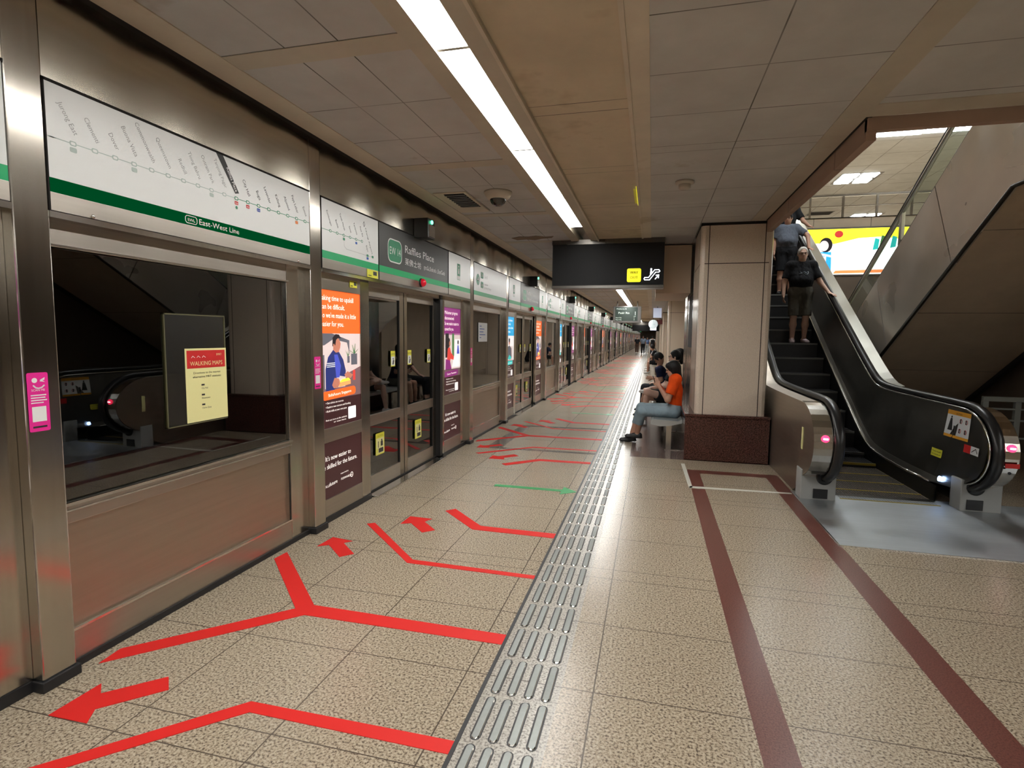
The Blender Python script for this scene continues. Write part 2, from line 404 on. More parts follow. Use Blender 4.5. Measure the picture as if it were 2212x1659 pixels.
# floor: main granite, with the tactile strip, red-brown bands and brown bench area inlaid flush
mb = MB()
for x0, x1, y0, y1 in ((-2.75, -.69, YA, YB), (-.35, .46, YA, 7.44), (.60, 1.33, YA, 6.74), (.46, 1.48, 6.90, 7.6),
                       (-.35, -.24, 7.44, YB), (1.48, XR, YA, 4.65), (1.48, XR, 4.65, 16)):
    mb.box(x0, x1, y0, y1, -.12, 0, 'floor')
S(mb, 'floor')
S(MB().box(-.69, -.35, YA, YB, -.12, 0, 'floor_strip'), 'trim_1', 'paler stone strip under the tactile bars')
S(MB().box(.46, .60, YA, 6.9, -.12, 0, 'band').box(.60, 1.33, 6.74, 6.9, -.12, 0, 'band'), 'trim_2', 'red-brown inlaid floor band, turning the corner before the plinth')
S(MB().box(1.33, 1.48, YA, 6.9, -.12, 0, 'band'), 'trim_3', 'red-brown inlaid floor band beside the escalator plate')
mb = MB(); 
mb.box(-.24, 1.6, 7.44, 11.6, -.12, 0, 'brown_floor'); mb.box(-.24, 2.6, 11.6, YB, -.12, 0, 'floor')
S(mb, 'floor', 'floor beside and beyond the bench')
mb = MB(); g = .0015
mb.prism([(-2.28, 7.40), (-.70, 7.40), (-.70, 7.50), (-2.05, 7.50)], 2, 0, g, 'darkband')
mb.prism([(-2.28, 7.40), (-2.05, 7.50), (-2.05, 9.42), (-2.22, 9.50)], 2, 0, g, 'darkband')
mb.prism([(-2.22, 9.50), (-2.05, 9.42), (-.70, 9.46), (-.70, 9.54)], 2, 0, g, 'darkband')
S(mb, 'trim_4', 'dark brown outline inlaid in the floor')
S(MB().box(-.705, -.688, YA, 60, 0, .003, 'skirt'), 'trim_5', 'dark edge strip beside the tactile bars')

# ceiling
mb = MB(); T = .05
for x0, x1, m_ in ((-2.28, -1.24, 'ceil_l'), (-.82, -.17, 'ceil_m'), (-.06, 1.15, 'ceil_r')):
    mb.box(x0, x1, YA, YB if x1 < 1 else 7.5, HC, HC + T, m_)
mb.box(-.06, 1.45, 7.5, YB, HC, HC + T, 'ceil_r'); mb.box(1.45, 2.6, 15.3, YB, HC, HC + T, 'ceil_r'); mb.box(1.32, XR, YA, 4.2, HC, HC + T, 'ceil_r')
S(mb, 'ceiling')
mb = MB()
mb.box(-2.47, -2.28, YA, YB, HC - .006, HC + T, 'ceil_band')
mb.box(-.17, -.06, YA, YB, HC - .006, HC + T, 'ceil_band'); mb.box(-.195, -.17, YA, YB, HC - .015, HC + .02, 'ceil_band')
mb.box(1.15, 1.32, YA, 7.5, HC - .006, HC + T, 'ceil_band2')
mb.box(1.32, XR, 4.0, 4.2, HC - .006, HC + T, 'ceil_band2')
S(mb, 'trim_6', 'pale ceiling trim strips')
mb = MB()
mb.box(-1.24, -1.125, YA, YB, HC - .02, HC + T, 'ceil_band2'); mb.box(-.945, -.82, YA, YB, HC - .02, HC + T, 'ceil_band2')
mb.box(-.84, -.82, YA, YB, HC - .035, HC - .02, 'ceil_band')
for k in range(-3, 22): 
    yy = 2.58 + 1.95 * k * 1.0
    if k % 1 == 0: mb.box(-2.28, -1.24, yy, yy + .15, HC - .004, HC, 'ceil_band2')
S(mb, 'trim_7', 'trim boards along the light slot')
mb = MB(); mb.box(-1.2, -.9, YA, YB, HC + .10, HC + .14, 'lamp_off'); mb.box(-1.14, -1.125, YA, YB, HC + T, HC + .12, 'lamp_off'); mb.box(-.945, -.93, YA, YB, HC + T, HC + .12, 'lamp_off')
S(mb, 'trim_8', 'light slot housing')
S(MB().box(-2.60, -2.47, YA, YB, HC + .02, HC + .10, 'gap').box(-3.2, -2.4, YA, YB, HC + .10, HC + .2, 'gap'), 'trim_9', 'dark shadow gap above the steel fascia')
# edge of the ceiling opening
mb = MB()
mb.box(1.32, 1.36, 4.2, 7.5, HC - .004, HC + .02, 'gap'); mb.box(1.32, 6.6, 4.16, 4.2, HC - .004, HC + .03, 'gap')
mb.box(1.34, 1.40, 4.24, 7.5, 2.925, HC, 'void_trim'); mb.box(1.34, 6.6, 4.22, 4.28, 2.985, HC, 'void_trim')
S(mb, 'trim_10', 'brown metal edge of the ceiling opening')
# slabs above, tunnel side, right side
S(MB().box(-2.9, 1.32, YA, 60, 4.0, 4.35, 'dark_wall').box(1.32, XR, YA, 4.2, 4.0, 4.35, 'dark_wall').box(1.32, 1.5, 4.2, 15, 3.12, 4.4, 'void_trim').box(6.6, 6.8, 3.9, 14.5, 3.12, 4.28, 'conc_wall').box(6.6, 12, 3.9, 14.5, 4.28, 4.4, 'conc_wall').box(1.36, 6.6, 4.1, 4.2, 3.12, 4.35, 'void_trim'), 'wall_upper', 'edges of the concourse slab around the opening')
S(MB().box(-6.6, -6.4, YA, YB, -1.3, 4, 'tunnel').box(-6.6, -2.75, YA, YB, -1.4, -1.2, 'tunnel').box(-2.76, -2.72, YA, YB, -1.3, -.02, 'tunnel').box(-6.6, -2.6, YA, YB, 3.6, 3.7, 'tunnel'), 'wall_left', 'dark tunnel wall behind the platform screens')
S(MB().box(-6.6, XR, YB, YB + .2, -1.3, 4, 'conc_wall'), 'wall_back')
S(MB().box(-6.6, XR, YA - .2, YA, -1.3, 4.4, 'dark_wall'), 'wall_front')
S(MB().box(XR, XR + .2, YA, 16, 0, 7.3, 'dark_wall'), 'wall_right')
S(MB().box(2.6, 2.8, 15.2, YB, 0, HC + .1, 'conc_wall'), 'wall_far_side', 'wall beyond the escalators')
# ------------------------------------------------------------------ ceiling lights
def tube_light(x, y, n, lit=True, nth=''):
    t = thing('ceiling_light', (x, y + .77, HC + .02), n, 'ceiling light', 'linear lights in the platform ceiling slot')
    MB().box(x - .085, x + .085, y + .012, y + 1.548, HC - .002, HC + .035, 'lamp' if lit else 'lamp_off').build('diffuser', t)
    MB().box(x - .088, x + .088, y - .012, y + .012, HC - .004, HC + .06, 'lamp_off').build('end_bracket', t)
    return t
first = None; CH = None
idx = 0
ORD = ['first', 'second', 'third', 'fourth', 'fifth', 'sixth', 'seventh', 'eighth', 'ninth', 'tenth', 'eleventh', 'twelfth', 'thirteenth', 'fourteenth', 'fifteenth', 'sixteenth', 'seventeenth', 'eighteenth', 'nineteenth', 'twentieth', 'twenty-first', 'twenty-second', 'twenty-third', 'twenty-fourth', 'twenty-fifth', 'twenty-sixth', 'twenty-seventh', 'twenty-eighth', 'twenty-ninth', 'thirtieth']
proto_light = tube_light(-1.035, 1.21, 'bright tube light in the ceiling slot, cut off by the top of the picture')
CH = childmap()
lt = {1: 'bright tube light in the ceiling slot, longest one wholly in view', 2: 'bright tube light in the ceiling slot, above the dome camera', 3: 'bright tube light in the ceiling slot, last before the hanging black sign'}
for k in range(-6, 75):
    y = 1.21 + 1.57 * k
    if k == 0 or k in (4, 5): continue
    if k > 16 and k % 2 and k > 30: continue
    if k < 0: lab = 'bright tube light in the ceiling slot, behind the camera'
    elif k in lt: lab = lt[k]
    elif k < 36: lab = 'bright tube light in the slot beyond the black sign, %s from it' % ORD[k - 6]
    else: lab = 'tiny bright tube light at the far end of the ceiling slot'
    copy_tree(proto_light, 1.57 * k, lab, 'far linear lights' if k >= 36 else ('lights behind the camera' if k < 0 else None), ch=CH)
# assumed unseen row mirrored to the far side, added to light the pillar
for k in range(-6, 2):
    c = copy_tree(proto_light, 1.57 * k, 'bright tube light over the far side of the platform, added out of view', 'added unseen lights over the far side', ch=CH); c.location.x = 5.75
# ------------------------------------------------------------------ platform screen doors
XC, XW, XD = -2.56, -2.62, -2.68
def wallb(mb, x, y0, z0): return Board(mb, (x, y0, z0), (0, 1, 0), (0, 0, 1), (1, 0, 0))
def post(y0, label):
    t = thing('screen_post', (XC, y0 + .07, 0), label, 'post', 'steel posts of the platform screen')
    MB().box(XC - .14, XC, y0, y0 + .145, .05, 3.09, 'steel').build('column', t, .006)
    MB().box(XC - .14, XC + .014, y0 - .012, y0 + .157, 0, .05, 'skirt').build('foot', t, .004)
    return t
def pink_sticker(y, label):
    mb = MB(); b = wallb(mb, XC + .001, y, 1.165)
    b.rrect(0, .085, 0, .255, .008, 'pink')
    b.disc(.03, .222, .011, 'white', 2); b.poly([(.050, .222), (.072, .234), (.070, .222)], 'white', 2); b.poly([(.050, .217), (.072, .213), (.058, .224)], 'white', 2)
    b.line([(.025, .200), (.034, .190), (.045, .187), (.058, .190), (.068, .199)], .006, 'white', 2)
    b.text('SCAN ME', .0425, .175, .013, 'white', align='c')
    for i, w in enumerate((.062, .058, .064, .05)): b.rect(.012, .012 + w, .155 - i * .011, .160 - i * .011, 'white', 2)
    b.rect(.014, .071, .043, .108, 'white', 2)
    b.rect(.014, .071, .016, .024, 'ink', 2)
    o = mb.build('pink_sticker'); tag(o, label, 'sticker'); return o
def window_bay(y0, label):
    """fixed screen panel between posts, from y0 to y0 + 1.885"""
    y1 = y0 + 1.885
    t = thing('fixed_screen_panel', (XW, (y0 + y1) / 2, 0), label, 'screen panel')
    mb = MB(); f = 'steel_h'
    mb.box(XW - .05, XW, y1 - .215, y1, .03, 2.115, 'steel'); mb.box(XW - .05, XW, y0, y0 + .018, .03, 2.115, 'steel')
    mb.box(XW - .05, XW, y0, y1 - .215, 1.985, 2.115, 'steel_h'); mb.box(XW - .05, XW, y0, y1 - .215, .70, .795, f); mb.box(XW - .05, XW, y0, y1 - .215, .03, .185, f)
    mb.box(XW, XW + .012, y0, y1 - .2, 1.975, 1.99, 'steel_bright')
    mb.build('frame', t, .003)
    MB().box(XW, XW + .014, y0, y1 - .2, .785, .800, 'steel_bright').box(XW, XW + .008, y0, y1 - .2, .757, .765, 'steel_bright').build('sill', t)
    MB().box(XW, XW + .010, y0 + .02, y1 - .22, .180, .192, 'steel_bright').box(XW - .001, XW + .004, y1 - .235, y1 - .228, .19, .70, 'gap').build('bead', t)
    MB().box(XW - .026, XW - .018, y0 + .018, y1 - .215, .795, 1.985, 'glass').build('glass_pane', t)
    MB().box(XW - .04, XW - .014, y0 + .018, y1 - .215, .185, .70, 'steel_panel').build('lower_panel', t)
    MB().box(XW - .05, XW + .012, y0, y1, .0, .035, 'skirt').build('skirting', t)
    return t
def header(y0, y1, label, name='header_fascia'):
    o = MB().box(XC - .10, XC - .002, y0, y1, 2.686, 3.09, 'fascia').build(name); tag(o, label, 'header panel')
    protos.setdefault('fascias', []).append(o)
    t = thing('header_lintel', (XC, (y0 + y1) / 2, 2.1), label.replace('wavy steel header', 'bright lipped steel lintel'), 'lintel')
    MB().box(XC - .16, XC + .004, y0, y1, 2.095, 2.122, 'steel_bright').build('lip', t)
    MB().box(XW - .06, XW - .01, y0, y1, 2.06, 2.10, 'steel_h').build('lintel', t)
    return t
def ad_figure(b, w, s):
    if s == 'orange':
        b.rect(0, w, .33, .80, 'ad_wall'); b.poly([(0, .80), (.30 * w, .80), (.72 * w, .74), (.72 * w, .62), (.66 * w, .72), (.32 * w, .75), (.12 * w, .70), (.06 * w, .70), (.06 * w, .33), (0, .33)], 'ad_grey', 2)
        b.rect(0, .12 * w, .33, .62, 'ad_grey', 2)
        b.poly([(.60 * w, .33), (w, .33), (w, .5), (.62 * w, .44)], 'ad_mauve', 2)
        b.poly([(.14 * w, .30), (.14 * w, .50), (.20 * w, .60), (.32 * w, .66), (.46 * w, .64), (.56 * w, .57), (.62 * w, .47), (.60 * w, .42), (.40 * w, .44), (.36 * w, .33), (.26 * w, .29)], 'ad_navy', 3)
        b.poly([(.34 * w, .62), (.42 * w, .62), (.50 * w, .52), (.46 * w, .42), (.38 * w, .42)], 'ad_blueshirt', 4)
        for z in (.545, .530, .515): b.rect(.17 * w, .36 * w, z, z + .006, 'ad_white', 4)
        b.poly([(.32 * w, .66), (.33 * w, .745), (.38 * w, .765), (.46 * w, .755), (.50 * w, .715), (.485 * w, .675), (.45 * w, .64), (.38 * w, .635)], 'ad_skin', 4)
        b.poly([(.30 * w, .69), (.31 * w, .765), (.38 * w, .795), (.46 * w, .79), (.51 * w, .757), (.44 * w, .762), (.39 * w, .745), (.37 * w, .70)], 'ad_hair', 5)
        b.disc(.335 * w, .695, .012, 'ad_skin', 6, .018)
        b.poly([(.28 * w, .36), (.34 * w, .42), (.44 * w, .41), (.48 * w, .37), (.42 * w, .335), (.32 * w, .33)], 'ad_skin', 5)
        b.poly([(.58 * w, .44), (.66 * w, .465), (.80 * w, .43), (.74 * w, .40), (.62 * w, .41)], 'ad_skin', 5)
        b.poly([(.44 * w, .335), (.74 * w, .35), (.73 * w, .385), (.46 * w, .375)], 'ad_coral', 5); b.poly([(.46 * w, .375), (.73 * w, .385), (.68 * w, .405), (.52 * w, .40)], 'ad_yellow', 6)
        b.rect(.76 * w, .92 * w, .52, .62, 'ad_grey', 3)
        for a in (-.08, -.03, .02, .07): b.poly([(.83 * w, .62), (.86 * w, .62), (.845 * w + a, .73 - abs(a)), (.835 * w + a, .73 - abs(a))], 'ad_green', 4)
        for a in (-.05, 0, .05): b.poly([(.67 * w, .60), (.69 * w, .60), (.685 * w + a, .66)], 'ad_green', 4)
        b.rect(.66 * w, .72 * w, .54, .60, 'ad_grey', 4); b.rect(.80 * w, .86 * w, .38, .47, 'ad_red', 5)
    elif s == 'purple':
        b.rect(0, w, .34, .82, 'ad_wall'); b.rect(.10 * w, .30 * w, .5, .82, 'ad_hair', 2); b.rect(.5 * w, .62 * w, .5, .82, 'ad_green', 2); b.rect(.66 * w, w, .36, .74, 'ad_white', 2)
        b.poly([(.78 * w, .54), (.96 * w, .54), (.90 * w, .66), (.84 * w, .66)], 'ad_blueshirt', 3); b.disc(.87 * w, .70, .03, 'ad_hair', 3)
        b.poly([(.20 * w, .48), (.24 * w, .62), (.36 * w, .64), (.44 * w, .56), (.62 * w, .50), (.60 * w, .46), (.40 * w, .48), (.36 * w, .40), (.22 * w, .42)], 'ad_red', 4)
        b.disc(.31 * w, .70, .042, 'ad_hair', 4, .06); b.disc(.35 * w, .685, .026, 'ad_skin', 5, .036)
        b.poly([(.10 * w, .34), (.12 * w, .48), (.36 * w, .46), (.46 * w, .34)], 'ad_purple', 5)
        b.poly([(.50 * w, .36), (.62 * w, .52), (.95 * w, .50), (.98 * w, .38)], 'ad_white', 4)
    else:
        b.rect(0, w, .33, .80, 'ad_white'); b.rect(.1 * w, .9 * w, .33, .60, 'ad_wall', 2)
        b.poly([(.2 * w, .36), (.25 * w, .58), (.5 * w, .62), (.72 * w, .56), (.76 * w, .36)], 'ad_grey' if s == 'blue' else 'ad_navy', 3)
        b.disc(.48 * w, .68, .05, 'ad_skin', 4, .06); b.disc(.47 * w, .715, .054, 'ad_hair', 5, .04)
        b.poly([(.3 * w, .36), (.5 * w, .44), (.75 * w, .38), (.6 * w, .34)], 'ad_teal' if s == 'blue' else 'ad_coral', 5)
ADTXT = {'orange': (['taking time to upskill', 'can be difficult.', 'So we\'ve made it a little', 'easier for you.'], 'ad_orange', 'ad_orange', 'SkillsFuture Singapore'),
         'purple': (['Midcareer progress', 'disconnected.', 'So we made it easier to', 'connect for you.'], 'ad_purple', 'ad_purple', 'Career Transition'),
         'blue': (['Taking classes', 'is hard with work.', 'We made it a little', 'easier for you.'], 'ad_blue', 'ad_teal', 'Find your course')}
def side_panel(y0, y1, glass0, glass1, style, label, detail=True):
    t = thing('advert_screen_panel', (XW, (y0 + y1) / 2, 0), label, 'screen panel')
    mb = MB()
    mb.box(XW - .05, XW, y0, glass0, .05, 2.10, 'steel'); mb.box(XW - .05, XW, glass1, y1, .05, 2.10, 'steel')
    for a, b_ in ((1.965, 2.10), (.685, .805), (.05, .20)): mb.box(XW - .05, XW, glass0, glass1, a, b_, 'steel_h')
    mb.build('frame', t, .003)
    MB().box(XW - .05, XW + .01, y0, y1, 0, .05, 'skirt').build('skirting', t)
    w = glass1 - glass0
    lines_, c1, c2, pill = ADTXT[style]
    mb = MB(); mb.box(XW - .03, XW - .012, glass0, glass1, .805, 1.965, 'ad_maroon'); b = wallb(mb, XW - .0115, glass0, .805)
    b.rect(0, w, .80, 1.16, c1); b.rect(0, w, 0, .12, 'ad_maroon'); b.rect(0, w, .12, .24, 'ad_maroon'); b.rect(0, w, .24, .335, 'ad_mauve')
    ad_figure(b, w, style)
    for i, s_ in enumerate(lines_): b.text(s_, .035, 1.075 - i * .072, .062 if w > .5 else .05, 'ad_text', lift=3, width=[.50, .36, .54, .34][i] * w / .64)
    b.rrect(.06 * w, .86 * w, .245, .32, .035, c2, 8, rot=.03); b.text(pill, .46 * w, .270, .035, 'ad_text', lift=10, align='c', rot=.03, width=.56 * w)
    for i, s_ in enumerate(('Get advice on courses', 'Explore new careers and funding', 'Build skills at your own pace')): b.text('\u2022 ' + s_, .12 * w, .205 - i * .035, .024, 'ad_text', lift=8, width=(.42, .60, .50)[i] * w)
    b.text('Find out more at the website', .12 * w, .060, .020, 'ad_text', lift=8, width=.50 * w); b.text('or scan here', .30 * w, .036, .020, 'ad_text', lift=8, width=.30 * w)
    b.rrect(.66 * w, .86 * w, .035, .145, .01, 'ad_white', 8)
    mb.build('advert_poster', t)
    mb = MB(); mb.box(XW - .03, XW - .012, glass0, glass1, .20, .685, 'ad_maroon'); b = wallb(mb, XW - .0115, glass0, .20)
    b.text("It's now easier to", .10 * w, .325, .058, 'ad_text', width=.62 * w); b.text('be skilled for the future.', .02 * w, .255, .058, 'ad_text', width=.86 * w)
    b.text('supported by', .45 * w, .165, .018, 'ad_text', width=.2 * w)
    b.text('SKILLS', .03 * w, .10, .028, 'ad_text', width=.16 * w); b.text('future', .19 * w, .10, .045, 'ad_text', width=.18 * w, rot=.05); b.text('FORWARD', .46 * w, .11, .028, 'ad_text', width=.24 * w)
    b.line([(.735 * w + .022 * math.cos(k * .7), .12 + .022 * math.sin(k * .7)) for k in range(10)], .005, 'ad_text', 2); b.text('SG', .712 * w, .112, .020, 'ad_text')
    mb.build('lower_poster', t)
    return t
def decal_small(mb, y, z):
    b = wallb(mb, XD + .001, y, z); b.rect(0, .10, 0, .165, 'yellow'); b.rect(.008, .092, .010, .105, 'paper_white', 2); b.text('CAUTION', .05, .125, .02, 'ink', align='c')
    b.disc(.055, .082, .010, 'ink', 3); b.poly([(.035, .02), (.045, .06), (.06, .075), (.078, .06), (.065, .02)], 'ink', 3)
def decal_low(mb, y, z):
    b = wallb(mb, XD + .001, y, z); b.rrect(0, .185, 0, .225, .01, 'yellow'); b.rect(.012, .173, .012, .172, 'paper_yellow', 2); b.text('CAUTION', .0925, .185, .026, 'yinyellow', align='c')
    b.rect(.105, .150, .085, .135, 'ink', 3); b.disc(.127, .145, .012, 'ink', 3); b.rect(.05, .062, .075, .125, 'ink', 3); b.disc(.056, .133, .008, 'ink', 3)
    b.rect(.06, .16, .022, .066, 'steel_dark' if False else 'ink', 3); b.rect(.02, .045, .022, .066, 'yellow', 3)
def leaf(y0, y1, label, decals, low):
    t = thing('sliding_door_leaf', (XD, (y0 + y1) / 2, .03), label, 'door')
    a, b_ = y0 + .075, y1 - .095
    mb = MB(); mb.box(XD - .04, XD, y0, a, .035, 2.08, 'steel'); mb.box(XD - .04, XD, b_, y1, .035, 2.08, 'steel')
    for z0, z1 in ((1.97, 2.08), (.69, .80), (.035, .185)): mb.box(XD - .04, XD, a, b_, z0, z1, 'steel_h')
    mb.build('frame', t, .003)
    ug = MB().box(XD - .024, XD - .014, a, b_, .80, 1.97, 'glass').build('upper_glass', t)
    lg = MB().box(XD - .024, XD - .014, a, b_, .185, .69, 'glass').build('lower_glass', t)
    MB().box(XD - .03, XD - .002, b_ - .012, b_ + .004, .185, 1.97, 'gap').build('seal', t)
    for y in decals:
        mb = MB(); decal_small(mb, y, 1.262); mb.build('warning_sticker', ug, label='small yellow warning sticker with a hand picture')
    mb = MB(); decal_low(mb, low, .37); mb.build('caution_sticker', lg, label='yellow edged caution sticker on the lower pane')
    return t
def platform_box(y, label):
    t = thing('indicator_box', (XC, y + .1, 2.66), label, 'indicator box', 'black indicator boxes on the fascia')
    hs_ = MB().box(XC, XC + .165, y, y + .19, 2.66, 2.87, 'black').build('housing', t, .006)
    MB().box(XC + .165, XC + .175, y + .02, y + .17, 2.675, 2.80, 'steel_bright').build('label_plate', hs_)
    MB().ell((XC + .172, y + .095, 2.835), (.012, .022, .022), 'led_green').build('green_light', t)
    return t
def beacon(y, label):
    t = thing('door_beacon', (XC, y, 2.15), label, 'warning light', 'red warning lights over the doors')
    MB().lathe([(.05, 0), (.05, .012), (.046, .02)], (XC, y, 2.19), (1, 0, 0), 'mullion').build('base', t)
    MB().ell((XC + .02, y, 2.19), (.045, .042, .046), 'red_lens').build('lens', t)
    return t
def sign_base(y0, y1, mat, label, name, cat='sign', stripe=True):
    t = thing(name, (XC, (y0 + y1) / 2, 2.125), label, cat)
    mb = MB(); mb.box(XC - .012, XC, y0 + .006, y1 - .006, 2.128, 2.672, mat)
    MB().box(XC - .08, XC - .013, y0, y1, 2.124, 2.684, 'mullion').build('backing', t)
    return t, mb
def fin_sign(t, mb, y0, y1, w=True):
    b = wallb(mb, XC, 0, 0); b.rect(y0 + .006, y1 - .006, 2.205, 2.267, 'green'); 
    mb.build('printed_face', t)
    MB().box(XC - .012, XC + .002, y0 + .006, y1 - .006, 2.126, 2.203, 'steel_h').build('lower_strip', t)
    MB().box(XC - .012, XC + .004, y0, y0 + .006, 2.125, 2.68, 'gap').box(XC - .012, XC + .004, y0, y1, 2.672, 2.684, 'gap').build('edge_gap', t)
    return t
def station_row(b, names, y, faded_until, bars=None):
    pass
SX = R(-60); protos = {}
ewl = ['Jurong East', 'Clementi', 'Dover', 'Buona Vista', 'Commonwealth', 'Queenstown', 'Redhill', 'Tiong Bahru', 'Outram Park', 'Tanjong Pagar', 'Raffles Place', 'City Hall', 'Bugis', 'Lavender', 'Kallang', 'Aljunied', 'Paya Lebar', 'Eunos']
def route_map_long(y0, y1):
    t, mb = sign_base(y0, y1, 'sign_white', 'long white route map sign with a green stripe reading East-West Line, over the nearest window', 'route_map_sign', 'route map')
    b = wallb(mb, XC, 0, 0)
    for i, n in enumerate(ewl):
        y = 1.978 + .1003 * i; fd = i < 10; past = 'faded' if fd else 'ink'
        _, _, w = textgeo(n); ln = w * .030
        if n == 'Raffles Place':
            b.poly([(y + .012 - .02, 2.468), (y + .026, 2.478), (y - .10 , 2.672), (y - .155, 2.672)], 'ink', 2)
            b.text(n, y - .006 - ln * .5 - .0, 2.477 + ln * .87, .034, 'white', SX, lift=4, width=ln)
        else: b.text(n, y + .008 - ln * .5, 2.478 + ln * .87, .034, past, SX, lift=3, width=ln)
        if i < len(ewl): b.rect(y - .1, y, 2.439, 2.443, 'fadedg' if fd or i == 10 else 'green2', 2)
        b.rrect(y - .016, y + .016, 2.430, 2.452, .008, 'fadedg' if fd else 'green2', 3); b.rrect(y - .010, y + .010, 2.435, 2.447, .005, 'sign_white', 4)
    b.rect(1.86, 1.9, 2.439, 2.443, 'fadedg', 2); b.rect(3.683, y1 - .01, 2.439, 2.443, 'green2', 2)
    for y, c, f in ((1.978, 'red', 1), (2.279, 'yellow', 1), (2.78, 'red', 1), (2.981, 'red', 0), (3.081, 'red', 0), (3.181, 'blue', 0), (3.583, 'orange', 0)):
        b.rrect(y - .016, y + .016, 2.402, 2.424, .006, 'fadedg' if f else c, 3)
    b.text('NS26', 2.981, 2.407, .012, 'white', align='c', lift=5, width=.024); b.text('NS25', 3.081, 2.407, .012, 'white', align='c', lift=5, width=.024); b.text('DT14', 3.181, 2.407, .012, 'white', align='c', lift=5, width=.024)
    b.disc(2.981, 2.385, .010, 'green2', 3)
    b.rect(y0 + .006, y1 - .006, 2.205, 2.267, 'green', 1)
    b.line([(2.592, 2.216), (2.655, 2.216), (2.664, 2.226), (2.664, 2.246), (2.655, 2.256), (2.592, 2.256), (2.583, 2.246), (2.583, 2.226), (2.592, 2.216)], .004, 'white', 3)
    b.text('EWL', 2.6235, 2.227, .024, 'white', align='c', lift=3, width=.052); b.text('East-West Line', 2.676, 2.222, .046, 'white', lift=3, width=.32)
    fin_sign(t, mb, y0, y1)
    for y in (2.05, 3.59): MB().ell((XC + .004, y, 2.135), (.008, .010, .010), 'steel_bright').build('stud', t)
    return t
def route_map_short(y0, y1):
    t, mb = sign_base(y0, y1, 'sign_white', 'short white route map sign ending in two branches, left of the station name', 'route_map_sign', 'route map')
    b = wallb(mb, XC, 0, 0)
    for i, n in enumerate(['Kembangan', 'Bedok', 'Tanah Merah', 'Simei', 'Tampines', 'Pasir Ris']):
        y = 4.02 + .1 * i; _, _, w = textgeo(n); ln = w * .028
        b.text(n, y + .008 - ln * .5, 2.472 + ln * .87, .030, 'ink', SX, lift=3, width=ln)
        b.rect(y - .12 if i == 0 else y - .1, y, 2.432, 2.436, 'green2', 2); b.rrect(y - .016, y + .016, 2.423, 2.445, .008, 'green2', 3); b.rrect(y - .010, y + .010, 2.428, 2.440, .005, 'sign_white', 4)
    b.line([(4.22, 2.40), (4.225, 2.345), (4.26, 2.325), (4.62, 2.32), (4.72, 2.32)], .003, 'faded', 2)
    b.rrect(4.205, 4.238, 2.392, 2.414, .006, 'green2', 3); b.rrect(4.405, 4.438, 2.392, 2.412, .006, 'blue', 3)
    for y in (4.618, 4.712): b.rrect(y - .018, y + .018, 2.31, 2.332, .008, 'green2', 3)
    b.rrect(4.60, 4.636, 2.285, 2.306, .006, 'blue', 3)
    b.text('Expo', 4.59, 2.405, .030, 'ink', SX, width=.06); b.text('Changi Airport', 4.575, 2.56, .030, 'ink', SX, width=.25)
    b.line([(4.545, 2.595), (4.56, 2.57), (4.575, 2.59), (4.56, 2.615), (4.545, 2.595)], .005, 'ink', 3)
    fin_sign(t, mb, y0, y1); return t
def station_sign(y0, y1, label):
    t, mb = sign_base(y0, y1, 'sign_dark', label, 'station_name_sign')
    b = wallb(mb, XC, y0 - 4.83, 0)
    b.rrect(5.018, 5.335, 2.325, 2.560, .07, 'white', 2); b.rrect(5.030, 5.323, 2.337, 2.548, .06, 'green2', 3)
    b.text('EW 14', 5.176, 2.405, .105, 'white', align='c', lift=5, width=.25)
    b.text('Raffles Place', 5.40, 2.465, .115, 'white', width=.80)
    b.text('\u83b1\u4f5b\u58eb\u574a', 5.405, 2.345, .080, 'white', width=.42)
    b.text('\u0bb0\u0bbe\u0b83\u0baa\u0bbf\u0bb3\u0bcd\u0bb8\u0bcd \u0baa\u0bbf\u0bb3\u0bc7\u0bb8\u0bcd', 5.90, 2.35, .060, 'white', width=.66)
    fin_sign(t, mb, y0, y1); return t
def info_sign(y0, y1, label, kind):
    t, mb = sign_base(y0, y1, 'sign_white', label, 'information_sign')
    b = wallb(mb, XC, y0, 0)
    if kind == 'door':
        b.rect(.33, .45, 2.345, 2.56, 'green2', 2); b.rect(.335, .445, 2.35, 2.40, 'white', 3); b.disc(.39, 2.525, .014, 'white', 3); b.poly([(.365, 2.425), (.375, 2.50), (.405, 2.50), (.415, 2.425)], 'white', 3)
    elif kind == 'way':
        b.disc(.21, 2.44, .085, 'green2', 2); b.line([(.16, 2.44), (.25, 2.44)], .016, 'white', 3); b.line([(.225, 2.47), (.255, 2.44), (.225, 2.41)], .014, 'white', 3)
        b.rrect(.34, .48, 2.475, 2.57, .02, 'green2', 2); b.rrect(.34, .48, 2.33, 2.425, .02, 'green2', 2); b.text('A', .41, 2.495, .07, 'white', align='c', lift=4); b.text('EW29', .41, 2.36, .045, 'white', align='c', lift=4, width=.11)
        b.text('Exit B', .53, 2.49, .07, 'faded'); b.text('Tuas Link', .53, 2.385, .05, 'faded'); b.text('Joo Koon, Pioneer', .53, 2.33, .05, 'faded')
    fin_sign(t, mb, y0, y1); return t
def header_tag(y0, y1, z0, z1, x, label):
    mb = MB(); mb.box(x, x + .003, y0, y1, z0, z1, 'yellow'); b = wallb(mb, x + .003, y0, z0); w = y1 - y0; h = z1 - z0
    b.rect(.55 * w, .9 * w, .35 * h, .85 * h, 'ink'); b.rect(.1 * w, .4 * w, .2 * h, .3 * h, 'ink')
    return tag(mb.build('yellow_label_or_glow'), label, 'label')
def threshold(y0, label):
    t = MB().box(XD - .03, XC + .01, y0 + 4.76, y0 + 6.62, 0, .022, 'steel_bright').box(XD - .04, XD + .01, y0 + 4.70, y0 + 6.62, .022, .035, 'gap').build('door_threshold', None, .004)
    return tag(t, label, 'door sill')
